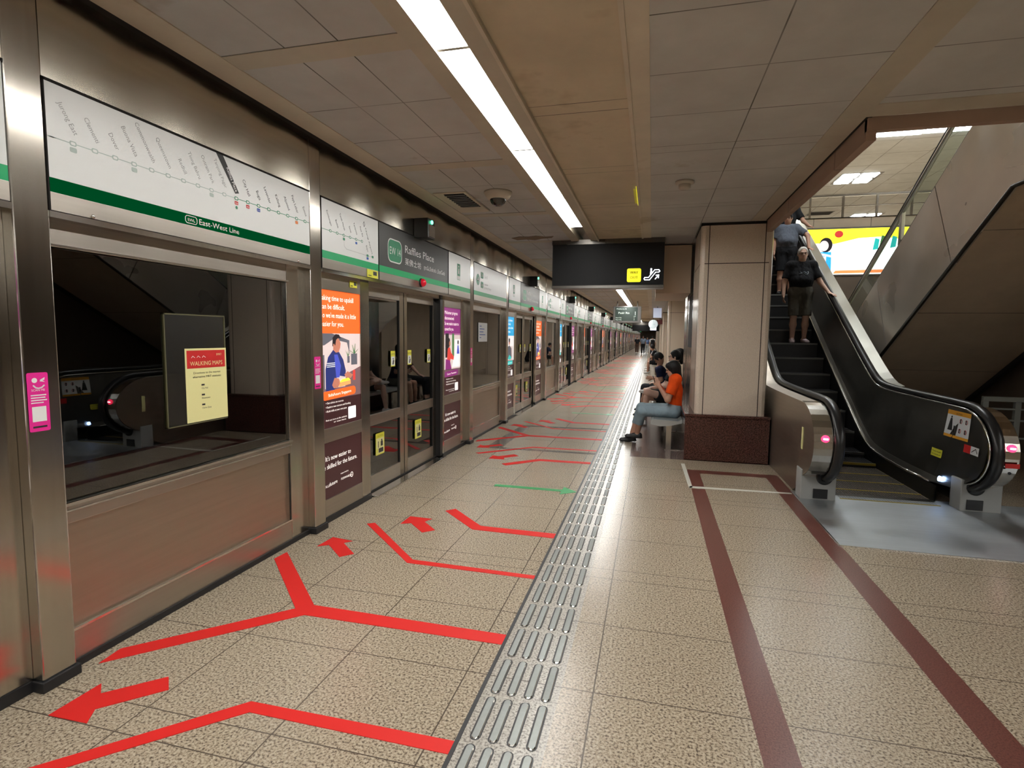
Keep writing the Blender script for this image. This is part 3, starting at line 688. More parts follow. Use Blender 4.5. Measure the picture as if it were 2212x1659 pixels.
# build one of each
protos['post_a'] = post(1.715, 'brushed steel post with a pink sticker, nearest one at the left edge')
protos['post_b'] = post(3.745, 'brushed steel post with a pink sticker, between the nearest window and the orange advert')
protos['window'] = window_bay(1.86, 'wide glazed screen panel holding the walking maps notice, nearest the camera')
protos['header_w'] = header(1.86, 3.745, 'wavy steel header over the nearest window')
protos['header_d'] = header(3.89, 7.565, 'wavy steel header over the nearest pair of doors')
protos['ad_l'] = side_panel(3.89, 4.745, 3.935, 4.585, 'orange', 'screen panel with the nearest orange advert of a man in a navy jacket')
protos['ad_r'] = side_panel(6.64, 7.565, 6.70, 7.33, 'purple', 'screen panel with the purple advert, right of the nearest doors')
protos['leaf_l'] = leaf(4.75, 5.615, 'left leaf of the nearest sliding doors', (5.30,), 4.955)
protos['leaf_r'] = leaf(5.635, 6.56, 'right leaf of the nearest sliding doors', (5.715, 6.27), 5.905)
protos['box'] = platform_box(5.64, 'black indicator box with a green light above the nearest station name')
protos['beacon'] = beacon(5.82, 'red warning light on the green stripe under the nearest station name')
protos['sill'] = threshold(0, 'steel sill in front of the nearest sliding doors')
MB().box(XD - .05, XW, 6.56, 6.64, .035, 2.1, 'black').build('door_post', protos['ad_r'], label='black edge post beside the door')
protos['station'] = station_sign(4.83, 6.68, 'charcoal station name sign reading EW 14 Raffles Place, the nearest one')
protos['info_d'] = info_sign(6.68, 7.565, 'white sign with a small green door pictogram, right of the nearest station name', 'door')
route_map_long(1.86, 3.745); route_map_short(3.89, 4.83)
blk = tag(MB().box(XW - .3, XW - .1, 6.56, 6.64, 0, 2.1, 'black').build('x'), 'x', 'x'); bpy.data.objects.remove(blk)
# second module is unlike the first in its signs and adverts
way = info_sign(1.86 + P, 3.745 + P, 'white direction sign with a green arrow and exit letters, over the second window', 'way')
inf_l = info_sign(3.89 + P, 4.83 + P, 'white sign with a green pictogram, left of the second station name', 'door')
ad_b = side_panel(3.89 + P, 4.745 + P, 3.935 + P, 4.585 + P, 'blue', 'screen panel with the nearest blue advert')
ad_o = side_panel(6.64 + P, 7.565 + P, 6.70 + P, 7.33 + P, 'orange', 'screen panel with the second orange advert, past the blue one')
CH = childmap()
NM = 21
def nth(k): return ORD[min(k, len(ORD) - 1)]
for k in range(-1, NM):
    if k == 0: continue
    d = P * k; near = k >= 0
    w = ('%s from the camera' % nth(k)) if near else 'behind the camera, past the left edge'
    copy_tree(protos['post_b'], d, 'brushed steel post before the doors, %s' % w, ch=CH)
    copy_tree(protos['post_a'], d, 'brushed steel post after the doors, %s' % w, ch=CH)
    copy_tree(protos['window'], d, 'wide glazed screen panel, %s' % w, ch=CH)
    copy_tree(protos['fascias'][0], d, 'wavy steel fascia over a window, %s' % w, ch=CH); copy_tree(protos['fascias'][1], d, 'wavy steel fascia over sliding doors, %s' % w, ch=CH)
    copy_tree(protos['header_w'], d, 'steel lintel over a window, %s' % w, ch=CH)
    copy_tree(protos['header_d'], d, 'steel lintel over sliding doors, %s' % w, ch=CH)
    if k != 1:
        copy_tree(ad_b if k in (2, 5, 8) else protos['ad_l'], d - P if k in (2, 5, 8) else d, 'advert screen panel left of the doors, %s' % w, ch=CH)
        copy_tree(ad_o if k % 3 == 1 else protos['ad_r'], d - P if k % 3 == 1 else d, 'advert screen panel right of the doors, %s' % w, ch=CH)
        copy_tree(way, d - P, 'white direction sign over a window, %s' % w, ch=CH)
        copy_tree(inf_l, d - P, 'white sign left of the station name, %s' % w, ch=CH)
    copy_tree(protos['leaf_l'], d, 'left sliding door leaf, %s' % w, ch=CH)
    copy_tree(protos['leaf_r'], d, 'right sliding door leaf, %s' % w, ch=CH)
    copy_tree(protos['box'], d, 'black indicator box on the fascia, %s' % w, ch=CH)
    copy_tree(protos['beacon'], d, 'red warning light over the doors, %s' % w, ch=CH)
    copy_tree(protos['sill'], d, 'steel sill at the doors, %s' % w, ch=CH)
    copy_tree(protos['station'], d, 'charcoal station name sign, %s' % w, ch=CH)
    copy_tree(protos['info_d'], d, 'white sign right of the station name, %s' % w, ch=CH)
copy_tree(protos['post_a'], P * NM, 'brushed steel post, farthest of the row', ch=CH)
pink_sticker(1.725, 'pink sticker with a winking face on the nearest steel post, wholly in view')
pink_sticker(3.765, 'pink sticker with a winking face beside the orange advert')
pink_sticker(7.58, 'narrow pink sticker on the steel post beside the purple advert')
header_tag(4.40, 4.52, 2.015, 2.075, XW + .003, 'plain yellow label above the orange advert')
header_tag(4.60, 4.80, 2.128, 2.20, XC + .003, 'yellow label with black print on the steel strip under the short route map')
# notices
mb = MB(); mb.box(XW - .016, XW - .010, 2.475, 2.925, 1.055, 1.706, 'paper_holder')
for a_, b_, c_, d_ in ((2.475, 2.483, 1.055, 1.706), (2.917, 2.925, 1.505, 1.706), (2.475, 2.925, 1.698, 1.706), (2.475, 2.925, 1.055, 1.061)): mb.box(XW - .017, XW - .008, a_, b_, c_, d_, 'holder_rim')
tag(mb.build('poster_holder'), 'clear yellowish plastic holder stuck on the nearest window', 'poster holder')
mb = MB(); mb.box(XW - .0095, XW - .0085, 2.61, 2.928, 1.065, 1.505, 'paper_yellow'); b = wallb(mb, XW - .0083, 2.61, 1.065)
b.rect(.012, .306, .322, .428, 'red'); b.text('WALKING MAPS', .159, .338, .036, 'paper_yellow', align='c', width=.25); b.text('SMRT', .235, .395, .018, 'paper_yellow')
for k in range(3): b.line([(.045 + .04 * k, .385), (.055 + .04 * k, .395), (.07 + .04 * k, .385)], .003, 'white', 3)
b.text('Directions to the nearest', .16, .288, .018, 'ink', align='c', width=.21); b.text('alternative MRT stations:', .16, .264, .018, 'ink', align='c', width=.22)
for k, n in enumerate(('City Hall', 'Downtown', 'Clarke Quay')):
    b.rect(.112, .136, .215 - .06 * k, .225 - .06 * k, 'ink', 2); b.text(n, .112, .195 - .06 * k, .014, 'ink')
tag(mb.build('walking_maps_notice'), 'yellow paper notice headed WALKING MAPS on the nearest window', 'notice')
mb = MB(); mb.box(XW - .0095, XW - .0085, 8.17, 8.64, 1.505, 1.805, 'paper_white'); b = wallb(mb, XW - .0083, 8.17, 1.505)
for k, w in enumerate((.10, .25, .20, .30, .08)): b.rect(.06, .06 + w, .24 - .045 * k, .252 - .045 * k, 'blue', 2)
tag(mb.build('paper_notice'), 'white paper notice on the second window', 'notice')
# ------------------------------------------------------------------ floor tape
def tape(polys, mat, label, name='floor_tape', cat='floor marking', dy=0):
    mb = MB()
    for p in polys: mb.prism([(x, y + dy) for x, y in p], 2, .0, .0025, mat)
    return tag(mb.build(name), label, cat)
A1 = [[(-1.64, 1.905), (-2.355, 1.19), (-2.27, 1.19), (-1.60, 1.845)], [(-1.60, 1.845), (-.70, 1.845), (-.70, 1.915), (-1.64, 1.905)]]
ARR_FAR = [[(-2.39, 1.61), (-2.38, 1.83), (-2.315, 1.775), (-2.13, 1.95), (-2.05, 1.875), (-2.24, 1.69), (-2.19, 1.615)]]
YSH = [[(-2.555, 2.07), (-1.965, 2.66), (-1.87, 2.61), (-2.54, 1.945)], [(-1.965, 2.66), (-2.555, 3.235), (-2.545, 3.365), (-1.89, 2.73), (-1.87, 2.61)], [(-1.89, 2.725), (-.70, 2.715), (-.70, 2.62), (-1.87, 2.61)]]
ARR_N = [[(-2.40, 3.52), (-2.39, 3.72), (-2.20, 3.69), (-2.245, 3.635), (-2.06, 3.47), (-2.13, 3.39), (-2.33, 3.57)]]
E_ = [[(-2.29, 4.07), (-2.235, 4.11), (-1.605, 3.49), (-1.62, 3.43)], [(-1.605, 3.49), (-.70, 3.47), (-.70, 3.42), (-1.62, 3.43)]]
F_ = [[(-2.02, 4.15), (-2.02, 4.35), (-1.81, 4.34), (-1.845, 4.255), (-1.68, 4.09), (-1.76, 4.01), (-1.94, 4.19)]]
G_ = [[(-1.78, 4.58), (-1.71, 4.66), (-1.35, 4.29), (-1.39, 4.19)], [(-1.35, 4.29), (-.70, 4.28), (-.70, 4.18), (-1.39, 4.19)]]
H_ = [[(-1.59, 5.58), (-.86, 5.57), (-.86, 5.50), (-1.585, 5.50)], [(-.86, 5.68), (-.70, 5.53), (-.86, 5.40)]]
mir = lambda ps, c: [[(x, 2 * c - y) for x, y in p][::-1] for p in ps]
C0 = 5.55
def set_labels(k):
    if k == 0: return 'before the nearest doors'
    return 'at the %s doors' % ORD[k]
tape(A1, 'tape_red', 'red angled tape at the bottom left corner of the floor'); tape(ARR_FAR, 'tape_red', 'big red tape arrow pointing left at the foot of the nearest post', 'floor_arrow')
for k in range(0, 8):
    d = P * k; w = set_labels(k)
    tape(YSH, 'tape_red', 'large red Y-shaped tape under the nearest window' if k == 0 else 'red Y-shaped tape ' + w, dy=d)
    tape(ARR_N, 'tape_red', 'red tape arrow closest to the nearest screen, ' + w, 'floor_arrow', dy=d)
    tape(E_, 'tape_red', 'narrow red angled tape between two red arrows, ' + w, dy=d)
    tape(F_, 'tape_red', 'red tape arrow between two angled tapes, ' + w, 'floor_arrow', dy=d)
    tape(G_, 'tape_red', 'wide red angled tape next to the green arrow, ' + w, dy=d)
    tape(H_, 'tape_green', 'long green tape arrow pointing to the tactile strip, ' + w, 'floor_arrow', dy=d)
    tape(mir(G_, C0), 'tape_red', 'red angled tape beyond the green arrow, ' + w, dy=d)
    tape(mir(F_, C0), 'tape_red', 'red tape arrow beyond the green arrow, ' + w, 'floor_arrow', dy=d)
    tape(mir(E_, C0), 'tape_red', 'narrow red angled tape beyond the green arrow, ' + w, dy=d)
    tape(mir(ARR_N, C0), 'tape_red', 'farther red tape arrow beyond the green arrow, ' + w, 'floor_arrow', dy=d)
tape([[(.41, 7.2), (.455, 7.2), (.475, 6.05), (.435, 6.03)], [(.435, 6.03), (.45, 6.11), (1.46, 6.14), (1.46, 6.10)]], 'tape_white', 'L-shaped white tape on the floor in front of the stone plinth')
# ------------------------------------------------------------------ tactile bars: the 300 nearest one by one, the rest as one object
def bar_mb(mb, x, y, L=.262, w=.017, h=.005, n=5):
    ps = [(x + w * math.cos(t), y + L / 2 - w + w * math.sin(t)) for t in [PI * i / n for i in range(n + 1)]] + [(x + w * math.cos(t), y - L / 2 + w + w * math.sin(t)) for t in [PI + PI * i / n for i in range(n + 1)]]
    if n > 2:
        W = .0225; qs_ = [(x + W * math.cos(t), y + L / 2 - w + W * math.sin(t)) for t in [PI * i / n for i in range(n + 1)]] + [(x + W * math.cos(t), y - L / 2 + w + W * math.sin(t)) for t in [PI + PI * i / n for i in range(n + 1)]]
        mb.add([(a, b, .0006) for a, b in qs_], [list(range(len(qs_)))], 'skirt')
    c = Vector((x, y, 0)); m_ = len(ps); vs = [(a, b, 0) for a, b in ps] + [(x + (a - x) * .80, y + (b - y) * .975, h) for a, b in ps]
    mb.add(vs, [(i, (i + 1) % m_, m_ + (i + 1) % m_, m_ + i) for i in range(m_)], 'steel_bright'); mb.add(vs[m_:], [list(range(m_))], 'tact_top')
M['tact_top'] = metal('tactile_bar_top', (.27, .28, .27), .42, .55, (60, 60, 60), .02)
BX = (-.635, -.560, -.482, -.404); RP = .2925
mb = MB(); bar_mb(mb, 0, 0); b0 = mb.build('tactile_bar'); b0['label'] = 'steel capsule-shaped tactile bar on the pale floor strip'; b0['category'] = 'tactile bar'; b0['group'] = 'tactile bars on the floor strip'
mb = MB(); mb.prism([(-.022 + .0, -.142), (.022, -.142), (.022, .142), (-.022, .142)], 2, 0, .0006, 'skirt'); 
cnt = 0; rest = MB()
for r in range(0, 205):
    y = 2.37 - RP * 3 + RP * r
    for x in BX:
        if cnt < 300:
            o = b0 if cnt == 0 else b0.copy()
            if cnt: COL.objects.link(o)
            o.location = (x, y, 0); cnt += 1
        else: bar_mb(rest, x, y, n=2)
tag(rest.build('tactile_bars'), 'far run of steel tactile bars on the pale floor strip', 'tactile bars', kind='stuff')
# ------------------------------------------------------------------ ceiling fixtures
t = thing('ceiling_vent', (-1.95, 5.9, HC), 'dark slatted air vent in the ceiling left of the lights', 'air vent')
MB().box(-2.26, -1.90, 5.44, 6.32, HC - .012, HC, 'ceil_band').build('frame', t, .004)
MB().box(-2.15, -1.93, 5.47, 6.06, HC - .014, HC - .010, 'gap').build('opening', t)
for i in range(8): MB().prism([(-2.15, HC - .014), (-1.93, HC - .014), (-1.93, HC - .022), (-2.15, HC - .022)], 1, 5.50 + .07 * i, 5.51 + .07 * i + .012, 'steel_dark').build('slat', t)
t = thing('dome_camera', (-1.58, 5.52, HC), 'dark dome security camera on the ceiling beside the vent', 'security camera')
MB().lathe([(.145, 0), (.145, -.015), (.125, -.05), (.10, -.075)], (-1.58, 5.54, HC), (0, 0, 1), 'white_plastic').build('housing', t)
MB().ell((-1.58, 5.54, HC - .07), (.085, .085, .075), 'dome', 20, 12).build('dome', t)
t = thing('smoke_detector', (.25, 5.53, HC), 'small off-white smoke detector on the ceiling', 'smoke detector')
MB().lathe([(.085, 0), (.085, -.02), (.06, -.03)], (.25, 5.53, HC), (0, 0, 1), 'white_plastic').build('base', t)
MB().lathe([(.055, -.028), (.055, -.06), (.045, -.07)], (.25, 5.53, HC), (0, 0, 1), 'white_plastic').build('sensor', t)
# dirt: dark stained ceiling piece hanging by the vent
tag(MB().prism([(-2.1, 8.12), (-1.95, 8.02), (-1.82, 8.06), (-1.7, 8.0), (-1.58, 8.10), (-1.45, 8.08), (-1.5, 8.2), (-1.66, 8.24), (-1.78, 8.34), (-1.9, 8.26), (-2.05, 8.30)], 2, HC - .005, HC - .001, 'stain').build('stained_ceiling_patch') if 'stain' in M else MB().prism([(-2.15, 8.10), (-1.62, 8.05), (-1.5, 8.22), (-2.0, 8.32)], 2, HC - .005, HC - .001, 'ceil_stain0' if 'ceil_stain0' in M else 'darkband').build('stained_ceiling_patch'), 'dark damp stain on the ceiling beyond the vent', 'ceiling stain')
# ------------------------------------------------------------------ hanging black sign
t = thing('hanging_sign', (-.73, 8.5, HC), 'large black hanging sign lit only with a yellow WAY OUT and a white escalator symbol', 'sign')
x0, x1, ys = -1.535, .142, 8.45
MB().box(x0, x1, ys, ys + .30, 3.00, HC, 'sign_frame').build('top_rail', t)
MB().box(x0, x1, ys, ys + .30, 2.335, 2.385, 'sign_frame').build('bottom_rail', t, .006)
mb = MB(); mb.box(x0 + .006, x1 - .006, ys + .012, ys + .288, 2.385, 3.0, 'sign_face')
b = Board(mb, (0, ys + .011, 0), (1, 0, 0), (0, 0, 1), (0, -1, 0)); b.lift = .002
b.rrect(-.395, -.19, 2.425, 2.625, .025, 'sign_yellow'); b.text('WAY', -.2905, 2.545, .058, 'yinyellow', align='c', lift=3, width=.12); b.text('OUT', -.2905, 2.472, .058, 'yinyellow', align='c', lift=3, width=.115); b.text('WAY', -.294, 2.546, .058, 'yinyellow', align='c', lift=3, width=.12); b.text('OUT', -.292, 2.472, .058, 'yinyellow', align='c', lift=3, width=.115)
b.line([(-.135, 2.455), (-.065, 2.455), (.02, 2.565), (.065, 2.565), (.078, 2.58), (.065, 2.60), (.005, 2.60)], .013, 'sign_lit', 2); b.line([(.005, 2.60), (-.08, 2.49), (-.135, 2.49), (-.145, 2.472), (-.135, 2.455)], .013, 'sign_lit', 2)
b.disc(-.045, 2.61, .014, 'sign_lit', 3); b.line([(-.045, 2.59), (-.05, 2.54)], .022, 'sign_lit', 3); b.line([(-.045, 2.575), (-.02, 2.56)], .012, 'sign_lit', 3)
b.line([(.015, 2.465), (.06, 2.52)], .014, 'sign_lit', 3); b.line([(.025, 2.52), (.065, 2.525), (.06, 2.48)], .014, 'sign_lit', 3)
mb.build('sign_panel', t)
# train display
t = thing('train_display', (-1.03, 23, HC), 'dark green train arrival display hanging from two rods', 'display')
MB().box(-1.585, -.46, 23, 23.25, 2.20, 2.87, 'steel_dark').build('housing', t, .01)
mb = MB(); mb.box(-1.50, -.60, 22.99, 23.0, 2.27, 2.83, 'pids'); b = Board(mb, (0, 22.988, 0), (1, 0, 0), (0, 0, 1), (0, -1, 0)); b.lift = .003
b.text('Pasir Ris', -1.38, 2.56, .11, 'pids_txt', width=.45); b.text('1', -.75, 2.50, .22, 'pids_txt'); b.text('min', -.76, 2.44, .06, 'pids_txt'); b.text('Platform B', -1.45, 2.74, .06, 'pids_txt', width=.4)
b.text('Pasir Ris', -1.48, 2.38, .06, 'pids_txt', width=.24); b.text('Pasir Ris', -1.48, 2.30, .06, 'pids_txt', width=.24); b.text('5', -.75, 2.37, .06, 'pids_txt'); b.text('8', -.75, 2.30, .06, 'pids_txt')
mb.build('screen', t)
for x in (-1.43, -.62): MB().box(x - .02, x + .02, 23.08, 23.14, 2.87, HC, 'steel_dark').build('rod', t)
t = thing('platform_clock', (0, 33, HC), 'small round white clock hanging far along the platform', 'clock')
MB().lathe([(.26, 0), (.26, .10)], (.035, 33, 2.38), (0, 1, 0), 'clock_face', 28).build('dial', t)
MB().box(.03, .04, 32.98, 33, 2.38, 2.58, 'black').box(.035, .15, 32.98, 33, 2.375, 2.385, 'black').build('hand', t)
MB().box(.02, .05, 33.03, 33.07, 2.6, HC, 'steel_dark').build('rod', t)
t = thing('hanging_sign', (.5, 34, HC), 'small dark red hanging sign beside the round clock', 'sign')
MB().box(.22, .68, 34, 34.1, 2.40, 2.66, 'maroon_sign' if 'maroon_sign' in M else 'red_lens').build('face', t); MB().box(.40, .44, 34.03, 34.07, 2.66, HC, 'steel_dark').build('rod', t)
t = thing('hanging_sign', (-.5, 52, HC), 'distant black hanging sign with one lit yellow-white square', 'sign')
MB().box(-1.8, .6, 52, 52.3, 2.20, 2.75, 'sign_face').build('face', t); MB().box(-.2, .35, 51.96, 52, 2.28, 2.52, 'sign_lit').build('lit_symbol', t); MB().box(-1.8, .6, 52.1, 52.2, 2.75, HC, 'sign_frame').build('rod', t)
t = thing('hanging_sign', (.2, 27, HC), 'pale blue-white lit sign hanging beyond the display', 'sign')
MB().box(.02, .40, 27, 27.15, 2.55, 3.0, 'sign_soft' if 'sign_soft' in M else 'sign_white').build('face', t); MB().box(.19, .23, 27.05, 27.1, 3.0, HC, 'steel_dark').build('rod', t)
# ------------------------------------------------------------------ pillars and stone plinth
def pillar(y, label, d=1.0, z0=.61):
    t = thing('stone_pillar', (1.0, y + d / 2, z0), label, 'pillar')
    x0, x1, c = .572, 1.438, .05
    pts = [(x0 + c, y), (x1 - c, y), (x1 - c * .3, y + c * .3), (x1, y + c), (x1, y + d), (x0, y + d), (x0, y + c), (x0 + c * .3, y + c * .3)]
    MB().prism(pts, 2, z0, HC, 'pillar').build('shaft', t)
    mb = MB()
    for x in (x0 + .10, x1 - .10): mb.box(x - .005, x + .005, y - .0015, y, z0, HC, 'pillar_joint')
    mb.box(x0 + c, x1 - c, y - .0015, y, 2.55, 2.56, 'pillar_joint'); mb.box(x0 - .0015, x0, y + c, y + d, 2.55, 2.56, 'pillar_joint'); mb.box(x0 - .0015, x0, y + .2, y + .208, z0, HC, 'pillar_joint')
    mb.box(x0 - .004, x1 + .004, y - .004, y + d, HC - .035, HC - .001, 'gap')
    mb.build('joint', t); return t
pillar(7.53, 'broad cream stone pillar standing on the red-brown plinth')
for i, y in enumerate((21.8, 33, 44, 55, 66, 77, 88)):
    t = pillar(y, ('cream stone pillar seen beyond the bench, next after the nearest one' if i == 0 else 'distant cream stone pillar, %s after the nearest one' % ORD[i]), z0=0.0)
t = thing('stone_plinth', (1.0, 8, 0), 'low polished red-brown granite plinth under the nearest pillar', 'plinth')
MB().box(.455, 1.488, 7.47, 11.3, 0, .575, 'red_granite').build('base', t, .006)
MB()  .box(.442, 1.492, 7.455, 11.3, .575, .61, 'red_granite').build('ledge', t, .008)
t = thing('steel_lift_core', (.6, 9.9, .61), 'polished steel cladding beside the bench, behind the nearest pillar', 'wall cladding')
MB().box(.61, 1.30, 8.53, 11.3, .61, HC - .12, 'core').build('panel', t); MB().box(.60, .61, 8.9, 9.9, 1.45, 2.3, 'sign_face').build('dark_screen', t, label='dark screen on the steel')
for y in (9.0, 10.4): MB().box(.598, .612, y, y + .03, .61, HC - .12, 'steel_bright').build('upright', t)
t = MB().box(.03, .56, 9.1, 11.0, 2.305, HC - .02, 'bulkhead').build('ceiling_bulkhead'); tag(t, 'cream boxed bulkhead hanging from the ceiling right of the black sign', 'bulkhead')
# ------------------------------------------------------------------ bench
t = thing('platform_bench', (.27, 10.2, 0), 'long steel platform bench against the plinth, with seated people', 'bench')
pr = [(.02, .37), (.03, .425), (.06, .44), (.40, .425), (.44, .46), (.45, .46), (.45, .40), (.30, .36), (.15, .345)]
MB().prism(pr, 1, 7.98, 14.2, 'bench_grey').build('seat', t)
for y in (8.05, 9.6, 11.15, 12.7, 14.05): 
    mb = MB(); mb.box(.24, .31, y, y + .06, .0, .37, 'steel'); mb.box(.22, .44, y - .01, y + .07, 0, .012, 'steel'); mb.build('leg', t)
t = thing('platform_bench', (.27, 25.5, 0), 'second steel bench, far beyond the nearest one', 'bench')
MB().prism([(a + .0, b_) for a, b_ in pr], 1, 24.0, 31, 'steel_bright').build('seat', t)
for y in (24.2, 27, 30): MB().box(.24, .31, y, y + .06, .0, .37, 'steel').build('leg', t)

# ------------------------------------------------------------------ escalator going up away from the camera
SL = .60; Y0 = 8.0; YT = 15.3
def zn(y):   # step nosing line with a soft bend
    a = SL * (y - Y0); return 0.5 * (a + math.sqrt(a * a + .05)) if y < YT - 1 else min(SL * (y - Y0), 4.4)
def ztr(y): a = SL * (y - 8.0); return .18 + .5 * (a + math.sqrt(a * a + .03)) - .02
def zh(y):   # handrail height
    yb = 8.25; a = SL * (y - yb); return 1.0 + 0.5 * (a + math.sqrt(a * a + .02))
LX, RX = 1.715, 2.955
esc = thing('escalator', (2.33, 5.7, 0), 'escalator going up beside the pillar with two men standing on it', 'escalator')
CYN, CZN, RYN, RZN = 6.10, .60, .52, .40
def nose(n=14, off=0.0, t0=-100, t1=90):
    out = []
    for i in range(n + 1):
        t = R(t0 + (t1 - t0) * i / n); out.append((CYN - (RYN - off) * math.cos(t), CZN + (RZN - off) * math.sin(t)))
    return out
ysamp = [6.4, 6.9, 7.4, 7.7, 7.9, 8.05, 8.2, 8.35, 8.5, 8.7, 9, 9.5, 10, 11, 12, 13, 14, 15, 15.9]
for sx, nm in ((LX, 'left'), (RX, 'right')):
    path = nose(18, 0, -88, 90) + [(y, zh(y)) for y in ysamp]
    MB().tube([(sx, y, z) for y, z in path], .031, 'rubber', 12, 1.45).build('handrail', esc, label='black rubber handrail, ' + nm + ' side')
    # bright metal track strips on either side under the rubber
    inner = sx + (.045 if nm == 'left' else -.045); 
    path2 = nose(18, .042, -80, 90) + [(y, zh(y) - .042) for y in ysamp]
    MB().tube([(inner, y, z) for y, z in path2], .011, 'steel_bright', 8).build('rail_track', esc)
    MB().tube([(sx - (.045 if nm == 'left' else -.045), y, z) for y, z in path2], .011, 'steel_bright', 8).build('rail_track', esc)
# inner panels (leaning from the skirt to the handrail)
def inner(xh, xs, name):
    ys_ = [5.66, 5.75, 5.9, 6.1] + ysamp; vs = []
    def top(y): return CZN + (RZN - .05) * math.sqrt(max(0, 1 - ((CYN - y) / (RYN - .05)) ** 2)) if y < CYN else zh(y) - .05
    def bot(y): return CZN - (RZN - .05) * math.sqrt(max(0, 1 - ((CYN - y) / (RYN - .05)) ** 2)) if y < 6.05 else max(.18, 0) if y < 6.3 else ztr(y)
    cols = []
    for y in ys_:
        zt, zb = top(y), bot(y); f = 1.0
        xb = xs + (xh - xs) * .75 * min(1, max(0, (6.5 - y) / .5))
        cols.append(((xh, y, zt), (xb + (xh - xb) * .25, y, zb + .06), (xb, y, zb)))
    for c in cols: vs += list(c)
    sgn = .012 if xh > xs else -.012
    n = len(cols); vs2 = [(v[0] + sgn, v[1], v[2]) for v in vs]
    fs = []
    for i in range(n - 1):
        for k in (0, 1): a = i * 3 + k; fs.append((a, a + 1, a + 4, a + 3))
    mb = MB(); mb.add(vs, fs, 'esc_inner'); mb.add(vs2, [f[::-1] for f in fs], 'esc_inner'); return mb.build('inner_panel', esc), cols
obR, colsR = inner(2.925, 2.79, 'right'); obL, colsL = inner(1.745, 1.88, 'left')
for cols, s in ((colsR, -1), (colsL, 1)):
    MB().tube([(c[2][0] + s * .012, c[2][1], c[2][2]) for c in cols if c[2][1] > 6.15], .014, 'steel_bright', 8).build('skirt_trim', esc)
# skirts
for xs in (2.775, 1.878):
    yy = [6.2, 6.6, 7.0, 7.3, 7.5, 7.8, 8.2, 9, 10, 11, 12, 13, 14, 15]; vs = []
    for y in yy: vs += [(xs, y, max(zn(y) - .5, -.1) if y > 8 else -.1), (xs, y, ztr(y))]
    d = .01 if xs > 2 else -.01; n = len(yy); fs = [(2 * i, 2 * i + 1, 2 * i + 3, 2 * i + 2) for i in range(n - 1)]
    MB().add(vs, fs, 'black').add([(v[0] + d, v[1], v[2]) for v in vs], [f[::-1] for f in fs], 'black').build('skirt', esc)
# steps
for k in range(0, 23):
    y = 6.05 + .4 * k; z = max(0.0, SL * (y - Y0) + .06)
    if 7.2 < y < 8.1: z = max(z, (.0, .05, .11)[min(2, int((y - 7.2) / .4))])
    z = min(z, 4.4)
    mb = MB(); mb.box(1.89, 2.765, y, y + .405, z - .30, z - .004, 'tread')
    for i in range(34): x = 1.90 + i * .0255; mb.box(x, x + .012, y + .004, y + .40, z - .004, z + .004, 'tread')
    mb.box(1.89, 2.765, y - .006, y + .014, z - .02, z + .008, 'tread_yellow' if y < 8 else 'tread_edge')
    mb.build('step', esc)
MB().box(1.885, 2.77, 6.17, 6.27, -.05, .006, 'steel_bright').build('comb_plate', esc)
# outer cladding with rounded noses
def clad(x0, x1, side):
    prof = nose(16, .03, -70, 90) + [(y, zh(y) - .035) for y in ysamp] 
    bot = [(15.9, 3.2), (10, .0), (6.3, 0.0), (6.0, .13)]
    mb = MB(); mb.prism(prof + bot, 0, x0, x1, 'esc_outer'); oc = mb.build('outer_cladding', esc)
    mb = MB(); npf = nose(16, .022, -75, 90)
    for i in range(len(npf) - 1):
        (a, b_), (c, d) = npf[i], npf[i + 1]; mb.add([(x0 - .002, a, b_), (x1 + .002, a, b_), (x1 + .002, c, d), (x0 - .002, c, d)], [(0, 1, 2, 3)], 'steel_bright' if i in (1, 5, 9, 13) else 'steel', True)
    mb.build('nose_plate', oc)
clad(1.505, 1.665, 'l'); clad(3.005, 3.12, 'r')
vs = []
for y in [8.0] + ysamp[6:]: vs += [(3.0, y, zh(y) - .03), (3.16, y, zh(y) - .03 + .02)]
n = len(vs) // 2
MB().add(vs, [(2 * i, 2 * i + 1, 2 * i + 3, 2 * i + 2) for i in range(n - 1)], 'deck').build('outer_deck', esc, label='pale steel deck outside the right handrail') if 'deck' in M else None
for x0, x1, xc in ((1.495, 1.815, 1.675), (2.868, 3.20, 2.985)):
    mb = MB(); mb.box(x0, x1, 5.94, 6.13, 0, .30, 'newel_grey'); nb_ = mb.build('newel_base', esc, .008)
    MB().lathe([(.075, 0), (.075, .01), (.06, .014)], (xc + (.03 if x0 < 2 else 0), 5.942, .235), (0, -1, 0), 'black', 20).build('rail_inlet', nb_)
    MB().box(xc - .065, xc + .065, 5.93, 5.94, .02, .115, 'black').build('kick_plate', nb_)
# stop lights, stickers
for x in (1.60, 3.06):
    t0 = R(8); yy, zz = CYN - RYN * math.cos(t0), CZN + RZN * math.sin(t0) + .02
    MB().lathe([(.034, 0), (.034, .012), (.028, .018)], (x, yy + .03, zz), (0, -1, .1), 'led_red', 24).build('stop_light', esc, label='round red no-entry light')
    MB().box(x - .02, x + .02, yy + .006, yy + .012, zz - .007, zz + .007, 'led_white').build('light_bar', esc)
mb = MB(); mb.box(3.01, 3.117, 5.588, 5.592, .505, .545, 'red'); mb.build('red_sticker', esc)
MB().lathe([(.012, 0), (.012, .008)], (3.05, 5.60, .46), (0, -1, 0), 'black', 12).build('lock', esc)
MB().box(1.499, 1.504, 5.98, 6.03, .50, .72, 'paper_yellow').build('tape_strip', esc, label='strip of yellow tape')

tag(MB().box(-.199, -.195, 5.6, 6.35, HC - .015, HC, 'sign_yellow').box(-.23, -.199, 5.7, 6.3, HC - .003, HC - .001, 'yellow').build('yellow_label_or_glow'), 'painted yellow-green glow on the ceiling trim right of the lights', 'label')  # yellow glow on the trim lip, put in as coloured, glowing strips
